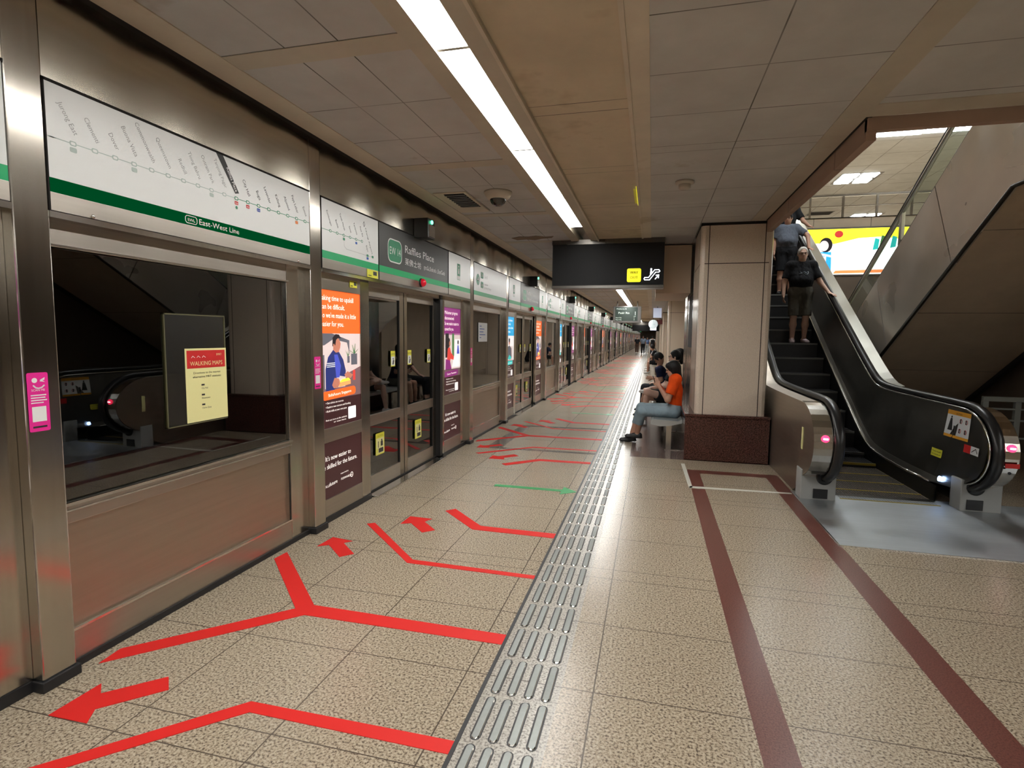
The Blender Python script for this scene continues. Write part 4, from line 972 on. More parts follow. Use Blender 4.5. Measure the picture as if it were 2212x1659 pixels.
# ------------------------------------------------------------------ people, grown as one continuous surface from tapered limbs
V = lambda *a: np.array(a, float)
def nrm(v): return v / (np.linalg.norm(v) + 1e-9)
class Prim:
    def __init__(s, a, b, ra, rb, k=.03, flat=None, fd=None, clip0=False, clip1=False):
        s.a, s.b, s.ra, s.rb, s.k = np.array(a, float), np.array(b, float), ra, rb, k
        s.flat, s.fd, s.c0, s.c1 = flat, (None if fd is None else nrm(np.array(fd, float))), clip0, clip1
        r = max(ra, rb) * 1.05 + k; s.lo = np.minimum(s.a, s.b) - r; s.hi = np.maximum(s.a, s.b) + r
    def d(s, p):
        ab = s.b - s.a; L2 = ab @ ab + 1e-9; ap = p - s.a; t = ap @ ab / L2; tc = np.clip(t, 0, 1)
        q = ap - tc[..., None] * ab
        if s.flat:
            q = q + (q @ s.fd)[..., None] * s.fd * (1 / s.flat - 1)
        r = s.ra + (s.rb - s.ra) * tc; dd = np.linalg.norm(q, axis=-1) - r
        if s.flat: dd = dd * (s.flat ** .5)
        L = L2 ** .5
        if s.c0: dd = np.maximum(dd, -t * L)
        if s.c1: dd = np.maximum(dd, (t - 1) * L)
        return dd
class Ell:
    def __init__(s, c, r, ax=None, k=.02):
        s.c, s.r, s.k = np.array(c, float), np.array(r, float), k; s.ax = np.eye(3) if ax is None else np.array(ax)
        m = max(r) + k; s.lo, s.hi = s.c - m, s.c + m
    def d(s, p):
        q = (p - s.c) @ s.ax.T; k0 = np.linalg.norm(q / s.r, axis=-1); k1 = np.linalg.norm(q / s.r ** 2, axis=-1) + 1e-9
        return k0 * (k0 - 1) / k1
def field_mesh(prims, subs, h):
    lo = np.min([p.lo for p in prims], 0) - 3 * h; hi = np.max([p.hi for p in prims], 0) + 3 * h
    n = np.ceil((hi - lo) / h).astype(int) + 1; f = np.full(n, .3)
    ax = [lo[i] + h * np.arange(n[i]) for i in range(3)]
    def sub(p, m):
        i0 = np.clip(((p.lo - m - lo) / h).astype(int), 0, n - 1); i1 = np.clip(((p.hi + m - lo) / h).astype(int) + 2, 1, n)
        sl = tuple(slice(a, b) for a, b in zip(i0, i1)); g = np.stack(np.meshgrid(*[ax[i][sl[i]] for i in range(3)], indexing='ij'), -1); return sl, g
    for p in prims:
        sl, g = sub(p, 2 * h); d = p.d(g); a = f[sl]; k = max(p.k, 1e-4); hh = np.maximum(k - np.abs(a - d), 0) / k; f[sl] = np.minimum(a, d) - hh * hh * k * .25
    for p in subs:
        sl, g = sub(p, 2 * h); f[sl] = np.maximum(f[sl], -p.d(g))
    ins = f < 0
    c = [ins[i:n[0] - 1 + i, j:n[1] - 1 + j, k:n[2] - 1 + k] for i in (0, 1) for j in (0, 1) for k in (0, 1)]
    s = sum(x.astype(int) for x in c); act = (s > 0) & (s < 8); idx = -np.ones(act.shape, int); ijk = np.argwhere(act); idx[act] = np.arange(len(ijk))
    acc = np.zeros((len(ijk), 3)); cnt = np.zeros(len(ijk)); I, J, K = ijk.T
    cor = [(i, j, k) for i in (0, 1) for j in (0, 1) for k in (0, 1)]
    for a in range(8):
        for b in range(a + 1, 8):
            if sum(abs(x - y) for x, y in zip(cor[a], cor[b])) != 1: continue
            fa = f[I + cor[a][0], J + cor[a][1], K + cor[a][2]]; fb = f[I + cor[b][0], J + cor[b][1], K + cor[b][2]]
            m = (fa < 0) != (fb < 0); t = np.where(m, fa / np.where(m, fa - fb, 1), 0)
            P_ = np.array(cor[a]) + t[:, None] * (np.array(cor[b]) - np.array(cor[a])); acc[m] += P_[m]; cnt[m] += 1
    vs = lo + h * (ijk + acc / cnt[:, None])
    fs = []
    for d_ in range(3):
        o = np.zeros(3, int); o[d_] = 1; e1, e2 = [i for i in range(3) if i != d_]
        A_ = ins[:-1 if d_ == 0 else None, :-1 if d_ == 1 else None, :-1 if d_ == 2 else None]; B_ = ins[1 if d_ == 0 else 0:, 1 if d_ == 1 else 0:, 1 if d_ == 2 else 0:]
        E_x = np.argwhere(A_ != B_); u = np.zeros(3, int); u[e1] = 1; v = np.zeros(3, int); v[e2] = 1
        ok = (E_x[:, e1] > 0) & (E_x[:, e2] > 0) & (E_x[:, e1] < n[e1] - 1) & (E_x[:, e2] < n[e2] - 1); E_x = E_x[ok]
        q = [idx[tuple((E_x - du * u - dv * v).T)] for du, dv in ((0, 0), (1, 0), (1, 1), (0, 1))]; q = np.stack(q, 1)
        flip = ins[tuple(E_x.T)] if d_ != 1 else ~ins[tuple(E_x.T)]; q[flip] = q[flip][:, ::-1]
        fs.append(q[(q >= 0).all(1)])
    return vs, np.concatenate(fs)
def sdf_obj(name, prims, mat, h, parent, subs=(), label=None):
    vs, fs = field_mesh(prims, subs, h); me = bpy.data.meshes.new(name); me.from_pydata(vs.tolist(), [], fs[:, ::-1].tolist()); me.materials.append(M[mat])
    me.polygons.foreach_set('use_smooth', [True] * len(me.polygons)); me.update()
    ob = bpy.data.objects.new(name, me); COL.objects.link(ob); ob.parent = parent; ob.matrix_parent_inverse = parent.matrix_basis.inverted()
    if label: ob['label'] = label
    return ob
def hand(w, d, palm, side, sc=1.0, curl=.5):
    """w wrist, d direction of the fingers, palm normal, side +1/-1 for the thumb"""
    d = nrm(d); pn = nrm(palm - d * (palm @ d)); lat = np.cross(d, pn) * side; P_ = []
    c = w + d * .05 * sc
    P_.append(Prim(w, w + d * .02, .026 * sc, .028 * sc, .02, .7, pn)); P_.append(Prim(c - lat * .018 * sc, c + lat * .018 * sc, .027 * sc, .027 * sc, .012, .5, pn))
    base = w + d * .085 * sc
    for i, (o, L) in enumerate(((.030, .066), (.010, .074), (-.010, .069), (-.029, .054))):
        p = base + lat * o * sc - d * abs(o) * .15; dd = nrm(d + pn * (curl * .5 + .03 * i)); q = p + dd * L * .5 * sc; d2_ = nrm(d + pn * curl * 1.6); e = q + d2_ * L * .5 * sc
        P_.append(Prim(p, q, .0092 * sc, .0085 * sc, .006)); P_.append(Prim(q, e, .0085 * sc, .0072 * sc, .004))
    t0 = w + d * .03 * sc + lat * .026 * sc; t1 = t0 + nrm(lat * .8 + d * .7 + pn * .3) * .036 * sc; t2 = t1 + nrm(lat * .25 + d + pn * .5 * curl) * .030 * sc
    P_.append(Prim(t0, t1, .013 * sc, .011 * sc, .01)); P_.append(Prim(t1, t2, .0105 * sc, .009 * sc, .005)); return P_
def person(label, J, look, h=.012, group=None):
    """J holds joint positions in metres; look holds colours and garment lengths"""
    base = J['base']; t = thing('person', tuple(base), label, 'person', group)
    fr, hd, fc = nrm(J['front']), J['head'], nrm(J['face']); up = nrm(J.get('headup', V(0, 0, 1))); up = nrm(up - fc * (up @ fc)); lat = np.cross(up, fc)   # lat: towards the person's left
    g = look.get('girth', 1.0); skin = look.get('skin', 'skin')
    pv, ch, nk = J['pelvis'], J['chest'], J['neck']; sl, sr = J['sh']; el, er = J['el']; wl, wr = J['wr']; hl, hr_ = J['hip']; kl, kr = J['kn']; al, ar = J['an']; fl, f_r = J['toe']
    side = nrm(sl - sr)
    B = []
    B += [Prim(pv, ch, .135 * g, .145 * g, .05, .68, fr), Prim(hl * .5 + pv * .5, hr_ * .5 + pv * .5, .125 * g, .125 * g, .05, .8, fr), Prim(ch, ch * .5 + nk * .5, .15 * g, .11, .05, .65, fr), Prim(sl, sr, .062, .062, .05), Prim(nk, hd - up * .06, .052, .050, .03)]
    for s_, e, w_ in ((sl, el, wl), (sr, er, wr)):
        B += [Prim(s_, e, .052 * g ** .5, .042, .03), Prim(e, w_, .042, .027, .02)]
    for hp, k_, a in ((hl, kl, al), (hr_, kr, ar)):
        B += [Prim(hp, k_, .085 * g ** .5, .055, .04), Prim(k_, k_ * .62 + a * .38, .053, .056, .02), Prim(k_ * .62 + a * .38, a, .054, .036, .03)]
    for a, f_ in ((al, fl), (ar, f_r)): B += [Prim(a - V(0, 0, .03), a + nrm(f_) * .12 - V(0, 0, .05), .036, .028, .02)]
    ax = np.stack([lat, fc, up])
    B += [Ell(hd + up * .012 - fc * .008, (.074, .092, .108), ax, .02), Ell(hd - up * .062 + fc * .030, (.052, .055, .055), ax, .04), Prim(hd + fc * .082 + up * .015, hd + fc * .099 - up * .018, .008, .0115, .012),
          Ell(hd + lat * .075 - up * .005, (.010, .018, .030), ax, .008), Ell(hd - lat * .075 - up * .005, (.010, .018, .030), ax, .008), Prim(hd + fc * .078 + lat * .03 + up * .028, hd + fc * .078 - lat * .03 + up * .028, .012, .012, .015)]
    for i, (w_, key, sd) in enumerate(((wl, 'hl', 1), (wr, 'hr', -1))):
        dd, pn, cu = J[key]; B += hand(w_, dd, pn, sd, 1.0, cu)
    sdf_obj('body', B, skin, h if h > .009 else min(h, .0065), t)
    # face
    for s_ in (1, -1):
        mb = MB(); mb.ell(tuple(hd + fc * .083 + lat * .031 * s_ + up * .010), (.011, .011, .007), 'eye', 10, 6); mb.build('eye', t)
        a = hd + fc * .087 + lat * .018 * s_ + up * .034; b_ = hd + fc * .078 + lat * .046 * s_ + up * .034; MB().tube([tuple(a), tuple(b_)], .0035, look.get('hair', 'hair'), 6).build('eyebrow', t)
    MB().tube([tuple(hd + fc * .080 + lat * .022 - up * .052), tuple(hd + fc * .090 - up * .052), tuple(hd + fc * .080 - lat * .022 - up * .052)], .0055, 'lip', 6).build('mouth', t)
    if look.get('glasses'):
        mb = MB()
        for s_ in (1, -1):
            cc = hd + fc * .098 + lat * .032 * s_ + up * .010
            mb.tube([tuple(cc + lat * .025 * math.cos(k * PI / 6) + up * .017 * math.sin(k * PI / 6)) for k in range(13)], .0022, 'black', 5)
            mb.tube([tuple(cc + lat * .025 * s_), tuple(hd + lat * .078 * s_ + up * .012)], .002, 'black', 5)
        mb.build('glasses', t)
    # hair
    hs = look.get('hairstyle', 'short'); H_ = [Ell(hd + up * .026 - fc * .016, (.084, .100, .108), ax, .02)]; cut = [Ell(hd + fc * .085 - up * .045, (.075, .075, .105), ax)]
    if hs == 'long': H_ += [Prim(hd - fc * .055 + up * .02, hd - fc * .055 - up * .15, .078, .066, .04, .7, fc), Prim(hd + lat * .072 + up * .02, hd + lat * .062 - up * .13 - fc * .01, .030, .028, .03), Prim(hd - lat * .072 + up * .02, hd - lat * .062 - up * .13 - fc * .01, .030, .028, .03), Prim(hd + fc * .06 + up * .07, hd + fc * .078 + up * .035, .032, .018, .04)]; cut = [Ell(hd + fc * .095 - up * .045, (.052, .07, .098), ax)]
    elif hs == 'short': cut += [Ell(hd - up * .10 - fc * .02, (.12, .13, .062), ax)]
    elif hs == 'thin': H_ = [Ell(hd + up * .022 - fc * .014, (.083, .098, .106), ax, .02)]; cut = [Ell(hd + fc * .085 - up * .02, (.070, .075, .115), ax), Ell(hd - up * .12, (.12, .13, .075), ax)]
    sdf_obj('hair', H_, look.get('hair', 'hair'), h, t, cut)
    # shirt
    e = .020; sf = look.get('sleeve', .62)
    T_ = [Prim(pv - V(0, 0, .0) + nrm(pv - ch) * look.get('hem', .06), ch, (.142 + e * .6) * g + .006, (.148 + e) * g, .05, .70, fr, clip0=True), Prim(ch, ch * .5 + nk * .5, (.15 + e) * g, .115 + e * .5, .05, .68, fr), Prim(sl, sr, .062 + e, .062 + e, .05)]
    if look.get('belly'): T_.append(Ell(pv * .38 + ch * .62 + fr * .05, (.15 * g, .13 * g, .125), None, .05))
    for s_, q in ((sl, el), (sr, er)): T_.append(Prim(s_, s_ + (q - s_) * sf, .064 + e * .4, .070, .035, clip1=True))
    sdf_obj('shirt', T_, look['shirt'], h, t, [Prim(nk - (nk - ch) * .04, nk + up * .1, .058, .07)])
    # trousers or shorts
    L_ = [Prim(hl * .5 + pv * .5, hr_ * .5 + pv * .5, .137 * g, .137 * g, .05, .84, fr), Prim(pv, pv + nrm(ch - pv) * .09, .142 * g, .138 * g, .04, .80, fr)]; lg = look.get('leg', .85)
    for hp, k_, a in ((hl, kl, al), (hr_, kr, ar)):
        lw = look.get('legw', .085)
        if lg <= 1: L_.append(Prim(hp, hp + (k_ - hp) * lg, .102 * g ** .5, lw, .04, clip1=True))
        else: L_ += [Prim(hp, k_, .104 * g ** .5, lw, .04), Prim(k_, k_ + (a - k_) * (lg - 1), lw, lw * .85, .03, clip1=True)]
    sdf_obj('trousers' if lg > 1 else 'shorts', L_, look['pants'], h, t)
    for a, f_ in ((al, fl), (ar, f_r)):
        f_ = nrm(f_); dn = V(0, 0, -1) if abs(f_[2]) < .5 else nrm(np.cross(f_, np.cross(V(0, 0, -1), f_)))
        dn = nrm(dn - f_ * (dn @ f_)); sh = [Prim(a + dn * .030 - f_ * .03, a + dn * .045 + f_ * .06, .044, .038, .03), Prim(a + dn * .045 + f_ * .05, a + dn * .050 + f_ * .145, .042, .032, .03, .8, dn), Prim(a + dn * .062 - f_ * .045, a + dn * .064 + f_ * .15, .036, .034, .02, .45, dn)]
        sdf_obj('shoe', sh, look.get('shoe', 'shoe_b'), h, t, [Prim(a - dn * .01, a - dn * .10, .03, .03)])
    for nm, fn in look.get('extra', ()): fn(t)
    return t
def standing(x, y, z, hgt, fdir, look, label, h=.012, arms=None, stride=0.0, group=None, lean=0.0, head=None):
    s = hgt / 1.70; f_ = nrm(V(*fdir, 0)); L = np.cross(V(0, 0, 1), f_); o = V(x, y, z); U = V(0, 0, 1)
    at = lambda l, fo, u: o + (L * l + f_ * fo + U * u) * s
    a = arms or {}
    J = dict(base=o, front=f_, face=V(*head, 0) if head is not None and len(head) == 2 else (V(*head) if head is not None else f_), head=at(0, .02 + lean, 1.585), pelvis=at(0, 0, .94), chest=at(0, -.0 + lean * .5, 1.22), neck=at(0, -.01 + lean, 1.43),
             sh=(at(.175, -.01 + lean, 1.39), at(-.175, -.01 + lean, 1.39)), el=(a.get('el', at(.235, -.01, 1.11)), a.get('er', at(-.235, -.01, 1.11))), wr=(a.get('wl', at(.25, .06, .88)), a.get('wr', at(-.25, .06, .88))),
             hl=a.get('hl', (V(0, 0, -1) + f_ * .1, -L, .5)), hr=a.get('hr', (V(0, 0, -1) + f_ * .1, L, .5)), hip=(at(.09, 0, .90), at(-.09, 0, .90)),
             kn=(at(.10, .03 + stride * .5, .48), at(-.10, .03 - stride * .35, .48)), an=(at(.10, stride, .085), at(-.10, -stride, .085)), toe=(f_ + L * .15, f_ - L * .15))
    return person(label, J, look, h, group)
# 1 the man in the black T-shirt riding down, hand on the rail
Lk = dict(shirt='c_black', pants='c_shorts', skin='skin2', hair='hair_grey', hairstyle='thin', glasses=True, leg=.98, legw=.088, shoe='sandal', girth=1.14, sleeve=.78, hem=.03, belly=True)
def tee_print(x, y, z):
    def fn(t):
        mb = MB(); sh = [o for o in bpy.data.objects if o.parent == t and o.name.startswith('shirt')][0]
        co_ = np.array([v.co[:] for v in sh.data.vertices])
        for ln, r_ in (([(-.075, -.01), (-.05, 0), (-.03, .005), (0, -.005), (.035, .012), (.06, -.005)], .005), ([(-.05, .025), (-.01, .018), (.02, .03), (.06, .026)], .004), ([(.02, -.02), (.06, -.015), (.075, .005), (.07, .035)], .004)):
            pts = []
            for a, c in ln:
                m_ = (np.abs(co_[:, 0] - x - a) < .016) & (np.abs(co_[:, 2] - z - c) < .016); pts.append((x + a, co_[m_, 1].min() - .001, z + c))
            mb.tube(pts, r_, 'shirt_print', 5)
        mb.build('shirt_print', sh)
    return fn
MX, MY, MZ = 2.50, 10.66, 1.535
man1 = standing(MX, MY, MZ, 1.66, (0, -1), dict(Lk, extra=[('p', tee_print(MX, MY, MZ + 1.20))]), 'man in a black printed T-shirt and grey shorts on the escalator, hand on rail', .0085,
    dict(el=V(MX + .29, MY - .05, MZ + 1.06), wl=V(MX + .41, MY - .16, MZ + .86), hl=(V(.45, -.75, -.25), V(0, -.1, -1), .35), er=V(MX - .27, MY + .0, MZ + 1.06), wr=V(MX - .285, MY - .06, MZ + .84), hr=(V(0, -.1, -1), V(1, 0, 0), .6)), head=(-.05, -1, -.12))
# 2 the man in the grey T-shirt behind him
Lk = dict(shirt='c_grey', pants='c_black', skin='skin', hair='hair', hairstyle='short', glasses=True, leg=.95, legw=.095, shoe='shoe_b', girth=1.18, sleeve=.75, hem=.08, belly=True)
MX, MY, MZ = 2.57, 12.26, 2.495
standing(MX, MY, MZ, 1.63, (0, -1), Lk, 'heavy man in a grey T-shirt and black shorts higher on the escalator', .011,
    dict(el=V(MX + .36, MY - .08, MZ + 1.16), wl=V(MX + .36, MY - .22, MZ + .90), hl=(V(.3, -.8, -.3), V(0, -.1, -1), .35)), head=(-.35, -1, -.15))
# 3 the person in black above them
Lk = dict(shirt='c_black', pants='c_black', skin='skin', leg=1.8, shoe='shoe_b', sleeve=.75)
MX, MY, MZ = 2.72, 13.06, 2.975
standing(MX, MY, MZ, 1.68, (0, -1), Lk, 'person in a black top mostly hidden at the head of the escalator', .016, dict(el=V(MX + .30, MY - .08, MZ + 1.12), wl=V(MX + .40, MY - .16, MZ + 1.0), hl=(V(.3, -.8, -.3), V(0, -.1, -1), .35)))

def seated(y, look, label, hipx=.33, lean=.0, heady=None, kneex=-.12, kz=(.50, .50), ankx=(-.15, -.12), anz=(.09, .09), spread=.10, wr=None, el=None, hands=None, face=(-1, 0, -.15), h=.012, base_dy=0, headx=None, headz=None, toe=None, ky=(0, 0), ay=(0, 0), group=None, s=1.0):
    """sits facing -x on the bench"""
    o = V(hipx, y, .52); shz = .50 * s * math.cos(lean) ; shx = -math.sin(lean) * .50 * s
    neck = o + V(shx + .0, 0, shz + .03); hdc = neck + V(-.05 - math.sin(lean) * .10, 0, .15 - .02) if headx is None else V(headx, y, headz)
    S_ = [o + V(shx + .01, -.165 * s, shz - .02), o + V(shx + .01, .165 * s, shz - .02)]      # facing -x: the person's left is -y
    kn = [V(kneex, y - spread + ky[0], kz[0]), V(kneex, y + spread + ky[1], kz[1])]; an = [V(ankx[0], y - spread + ay[0], anz[0]), V(ankx[1], y + spread + ay[1], anz[1])]
    el = el or [S_[0] + V(-.12, -.04, -.24), S_[1] + V(-.12, .04, -.24)]; wr = wr or [V(kneex + .16, y - .10, .62), V(kneex + .16, y + .10, .62)]
    hands = hands or [(V(-1, .3, -.1), V(0, 0, -1), .5), (V(-1, -.3, -.1), V(0, 0, -1), .5)]
    J = dict(base=V(hipx, y, 0), front=nrm(V(-math.cos(lean * .6), 0, -math.sin(lean * .6))), face=V(*face), head=hdc, pelvis=o + V(.0, 0, .03), chest=o + V(shx * .55, 0, shz * .62), neck=neck, sh=S_, el=el, wr=wr, hl=hands[0], hr=hands[1],
             hip=[o + V(-.02, -.09, -.0), o + V(-.02, .09, -.0)], kn=kn, an=an, toe=toe or [V(-1, -.1, 0), V(-1, .1, 0)])
    return person(label, J, look, h, group)
# orange T-shirt, jeans, legs crossed, holding a phone
def phone(c, u, v):
    def fn(t):
        c_, u_, v_ = np.array(c), nrm(np.array(u)), nrm(np.array(v)); n_ = np.cross(u_, v_); mb = MB(); vs = [c_ + u_ * a * .036 + v_ * b_ * .075 + n_ * d_ * .004 for a in (-1, 1) for b_ in (-1, 1) for d_ in (-1, 1)]
        mb.add([tuple(q) for q in vs], [(0, 1, 3, 2), (4, 6, 7, 5), (0, 4, 5, 1), (2, 3, 7, 6), (0, 2, 6, 4), (1, 5, 7, 3)], 'phone')
        o = mb.build('mobile_phone'); tag(o, 'dark phone held by the person in ' + ('an orange' if 'orange' in t['label'] else 'a navy') + ' T-shirt', 'phone')
    return fn
YO = 8.42
Lk = dict(shirt='c_orange', pants='c_denim', skin='skin', hair='hair', hairstyle='long', leg=1.55, legw=.074, shoe='shoe_b', sleeve=.72, hem=.05, girth=.90, extra=[('phone', phone((.055, YO, .965), (0, 1, 0), (-.35, 0, 1)))])
seated(YO, Lk, 'person in an orange T-shirt and pale jeans sitting with crossed legs, nearest on the bench', hipx=.36, lean=.03, kneex=-.12, kz=(.50, .54), ankx=(-.17, -.26), anz=(.15, .085), spread=.07, h=.0075,
    el=[V(.25, YO - .20, .70), V(.27, YO + .19, .70)], wr=[V(.125, YO - .055, .885), V(.125, YO + .055, .885)], hands=[(V(-.45, .25, .85), V(.2, 1, .1), .5), (V(-.45, -.25, .85), V(.2, -1, .1), .5)], face=(-1, 0, -.28), toe=[V(-1, 0, .05), V(-1, -.05, 0)], ky=(-.03, -.02), ay=(.10, .02), headx=.315, headz=1.135)
# crossed bare legs and white shoes, behind orange
YB_ = 10.1
Lk = dict(shirt='c_black', pants='c_black', skin='skin2', hair='hair', hairstyle='short', glasses=True, leg=.62, legw=.10, shoe='shoe_w', sleeve=.7, girth=1.05)
seated(YB_, Lk, 'man with glasses in black, bare legs crossed and white shoes, second person on the bench', hipx=.40, lean=.05, kneex=-.06, kz=(.66, .52), ankx=(-.02, -.12), anz=(.66, .09), spread=.09, h=.0095,
    wr=[V(.05, YB_ - .12, .72), V(.08, YB_ + .08, .70)], face=(-1, -.05, .0), toe=[V(-1, .3, .15), V(-1, .1, 0)], ky=(-.26, 0), ay=(.12, 0), headx=.40, headz=1.26)
YC = 11.5
Lk = dict(shirt='c_navy', pants='c_shorts', skin='skin', hair='hair', hairstyle='short', leg=.8, legw=.10, shoe='shoe_b', sleeve=.7, girth=1.1, extra=[('phone', phone((-.02, YC, .80), (0, 1, 0), (-1, 0, .4)))])
seated(YC, Lk, 'person in a navy T-shirt leaning far forward over a phone, on the bench', hipx=.36, lean=.42, kneex=-.10, spread=.14, h=.0095, el=[V(.20, YC - .20, .76), V(.20, YC + .20, .76)], wr=[V(.04, YC - .06, .78), V(.04, YC + .06, .78)],
    hands=[(V(-1, .1, .1), V(0, 1, -.2), .5), (V(-1, -.1, .1), V(0, -1, -.2), .5)], face=(-.75, 0, -.75), headx=.15, headz=1.18)
YD = 12.3
Lk = dict(shirt='c_brown', pants='c_black', skin='skin2', hair='hair', hairstyle='long', leg=1.8, shoe='shoe_b', sleeve=.7)
seated(YD, Lk, 'person with black hair, hand raised to the ear, behind the man with glasses', hipx=.50, lean=.0, h=.012, el=[V(.40, YD - .26, .85), V(.3, YD + .2, .75)], wr=[V(.44, YD - .13, 1.08), V(.1, YD + .1, .62)], hands=[(V(0, .2, 1), V(.2, 1, 0), .4), (V(-1, -.3, -.1), V(0, 0, -1), .5)], headx=.58, headz=1.25, face=(-1, .2, 0))
for i, (y, sh, lab) in enumerate(((25.2, 'c_black', 'seated person in black on the far bench'), (27.0, 'c_white', 'seated person in white on the far bench'), (29.0, 'c_navy', 'seated person in navy on the far bench'))):
    seated(y, dict(shirt=sh, pants='c_black', skin='skin', leg=.9, legw=.09, shoe='shoe_w', sleeve=.7), lab, hipx=.3, lean=.4, h=.02)
# walkers far along the platform
for x, y, sh, pa, f_, hg, lab in ((-1.45, 57, 'c_black', 'c_brown', (0, -1), 1.66, 'distant walking person in black, leftmost of the far group'), (-.80, 53, 'c_pale', 'c_black', (0, -1), 1.74, 'distant person in a pale blue shirt walking in the middle of the far group'),
                                  (-.45, 56, 'c_blue', 'c_white', (0, -1), 1.62, 'distant person in blue and pale trousers, behind the pale blue shirt'), (.05, 50, 'c_white', 'c_black', (0, 1), 1.72, 'distant person in white with a black backpack, rightmost of the far group')):
    p_ = standing(x, y, 0, hg, f_, dict(shirt=sh, pants=pa, skin='skin', leg=1.85, shoe='shoe_w', sleeve=.7), lab, .022, stride=.16)
    if 'backpack' in lab: MB().box(x - .15, x + .15, y - .30, y - .12, 1.0, 1.42, 'c_black').build('backpack', p_, .04)
# stickers on the leaning right inner panel
def onpanel(y, z, dw=0):   # point on the panel inner face
    best = None
    for i in range(len(colsR) - 1):
        a, b_ = colsR[i], colsR[i + 1]
        if a[0][1] <= y <= b_[0][1]:
            f = (y - a[0][1]) / (b_[0][1] - a[0][1]); T = Vector(a[0]).lerp(Vector(b_[0]), f); B = Vector(a[1]).lerp(Vector(b_[1]), f)
            g_ = (z - B.z) / (T.z - B.z); return B.lerp(T, g_).x
    return 2.9
def panel_sticker(y0, y1, z0, z1, fn, name, label):
    xb, xt = onpanel((y0 + y1) / 2, z0), onpanel((y0 + y1) / 2, z1)
    mb = MB(); v = Vector((xt - xb, 0, z1 - z0)) / (z1 - z0); nrm = Vector((-(z1 - z0), 0, xt - xb)).normalized()
    b = Board(mb, Vector((xb, y1, z0)) + nrm * .012, (0, -1, 0), v, nrm)
    b.P = lambda a_, c_, h_: Vector((onpanel(y1 - a_, z0 + c_), y1 - a_, z0 + c_)) + nrm * (.006 + h_ * 2)
    fn(b, y1 - y0, z1 - z0); mb.build(name, obR, label=label)
def f1(b, w, h):
    for i in range(8):
        for j in range(6): b.rect(w * i / 8, w * (i + 1) / 8, h * j / 6, h * (j + 1) / 6, 'paper_white', 1)
    b.rect(0, w, h * .84, h, 'sticker_orange', 2); b.rect(0, w, 0, h * .1, 'sticker_orange', 2); b.text('CAUTION', w / 2, h * .87, h * .09, 'ink', align='c', lift=3)
    for x, z in ((.62, .66), (.85, .66), (.62, .30), (.85, .30)):
        b.disc(w * x, h * z, h * .085, 'red', 3); b.disc(w * x, h * z, h * .065, 'paper_white', 4); b.rect(w * x - .008, w * x + .008, h * z - .02, h * z + .02, 'ink', 5)
    b.poly([(w * .12, h * .25), (w * .18, h * .70), (w * .26, h * .70), (w * .32, h * .25)], 'ink', 3); b.disc(w * .22, h * .75, h * .045, 'ink', 3); b.rect(w * .36, w * .40, h * .2, h * .45, 'ink', 3)
def f2(b, w, h): b.rect(0, w * .45, 0, h, 'red'); b.rect(w * .45, w, 0, h, 'paper_white'); b.line([(w * .55, h * .3), (w * .8, h * .8), (w * .92, h * .3)], .008, 'ink', 3)
def f3(b, w, h): b.rect(0, w, 0, h, 'yellow'); b.text('Please hold', w / 2, h * .6, h * .25, 'ink', align='c', lift=3, width=w * .8); b.text('the handrail', w / 2, h * .22, h * .25, 'ink', align='c', lift=3, width=w * .8)
panel_sticker(5.97, 6.37, .655, .92, f1, 'safety_sticker', 'orange and white escalator safety sticker')
panel_sticker(5.78, 6.02, .555, .63, f2, 'arrow_sticker', 'red and white sticker')
panel_sticker(6.33, 6.52, .42, .50, f3, 'handrail_sticker', 'yellow sticker')
MB().lathe([(.026, 0), (.026, .012)], (2.842, 6.27, .225), (-1, 0, .2), 'led_blue', 20).build('comb_light', esc, label='small blue-white comb light')
for sx, d in ((LX, .05), (RX, -.05)):
    mb = MB(); npf = nose(20, .05, -75, 80)
    for i in range(4, 15):
        (a, b_), (c, e) = npf[i], npf[i + 1]; mb.add([(sx + d * .7, a, b_), (sx + d * 1.1, a, b_), (sx + d * 1.1, c, e), (sx + d * .7, c, e)], [(0, 1, 2, 3)], 'tread_yellow' if i % 4 else 'black')
    mb.build('warning_strip', esc, label='yellow and black strip around the newel')
tag(MB().box(1.475, 3.7, 4.65, 6.24, 0, .004, 'plate').box(1.465, 1.475, 4.65, 6.0, 0, .006, 'steel_bright').box(1.465, 3.7, 4.642, 4.65, 0, .006, 'steel_bright').build('landing_plate'), 'scuffed steel landing plate at the foot of the escalator', 'floor plate')
# ------------------------------------------------------------------ second escalator crossing above, seen from its side
e2 = thing('escalator', (4.2, 12, 0), 'second escalator coming down from the upper right, seen from the side with pale steel cladding', 'escalator')
XS, XE = 3.32, 5.05
zb = lambda y: 3.09 - SL * (y - 6.42); zt = lambda y: 3.57 - SL * (y - 7.88)
ytop = 6.42; seg = [4.4, 5.75, 7.45, 9.1, 10.8, 12.6]
def brk(f, y, off): return f(max(y, ytop)) 
for i in range(len(seg) - 1):
    a, c = seg[i] + .008, seg[i + 1] - .008
    # joints lean at right angles to the slope
    def cut(y, up): return y + (.55 if up else 0) if y > 6.0 else y
    pts = [(a if i == 0 else a, zb(max(a, ytop)))]
    at, ct = cut(a, True), cut(c, True)
    poly = [(a, zb(max(a, ytop)))] + ([(ytop, zb(ytop))] if a < ytop < c else []) + [(c, max(0, zb(max(c, ytop))))] + [(ct, max(0, zt(max(ct, ytop))))] + ([(ytop, zt(ytop))] if at < ytop < ct else []) + [(at, zt(max(at, ytop)))]
    MB().prism(poly, 0, XS, XS + .04, 'clad').build('side_panel', e2)
prof = [(4.4, zb(ytop) - .0), (ytop, zb(ytop)), (11.55, .01), (13.6, .01), (13.4, .25), (ytop, zt(ytop) - .02), (4.4, zt(ytop) - .02)]
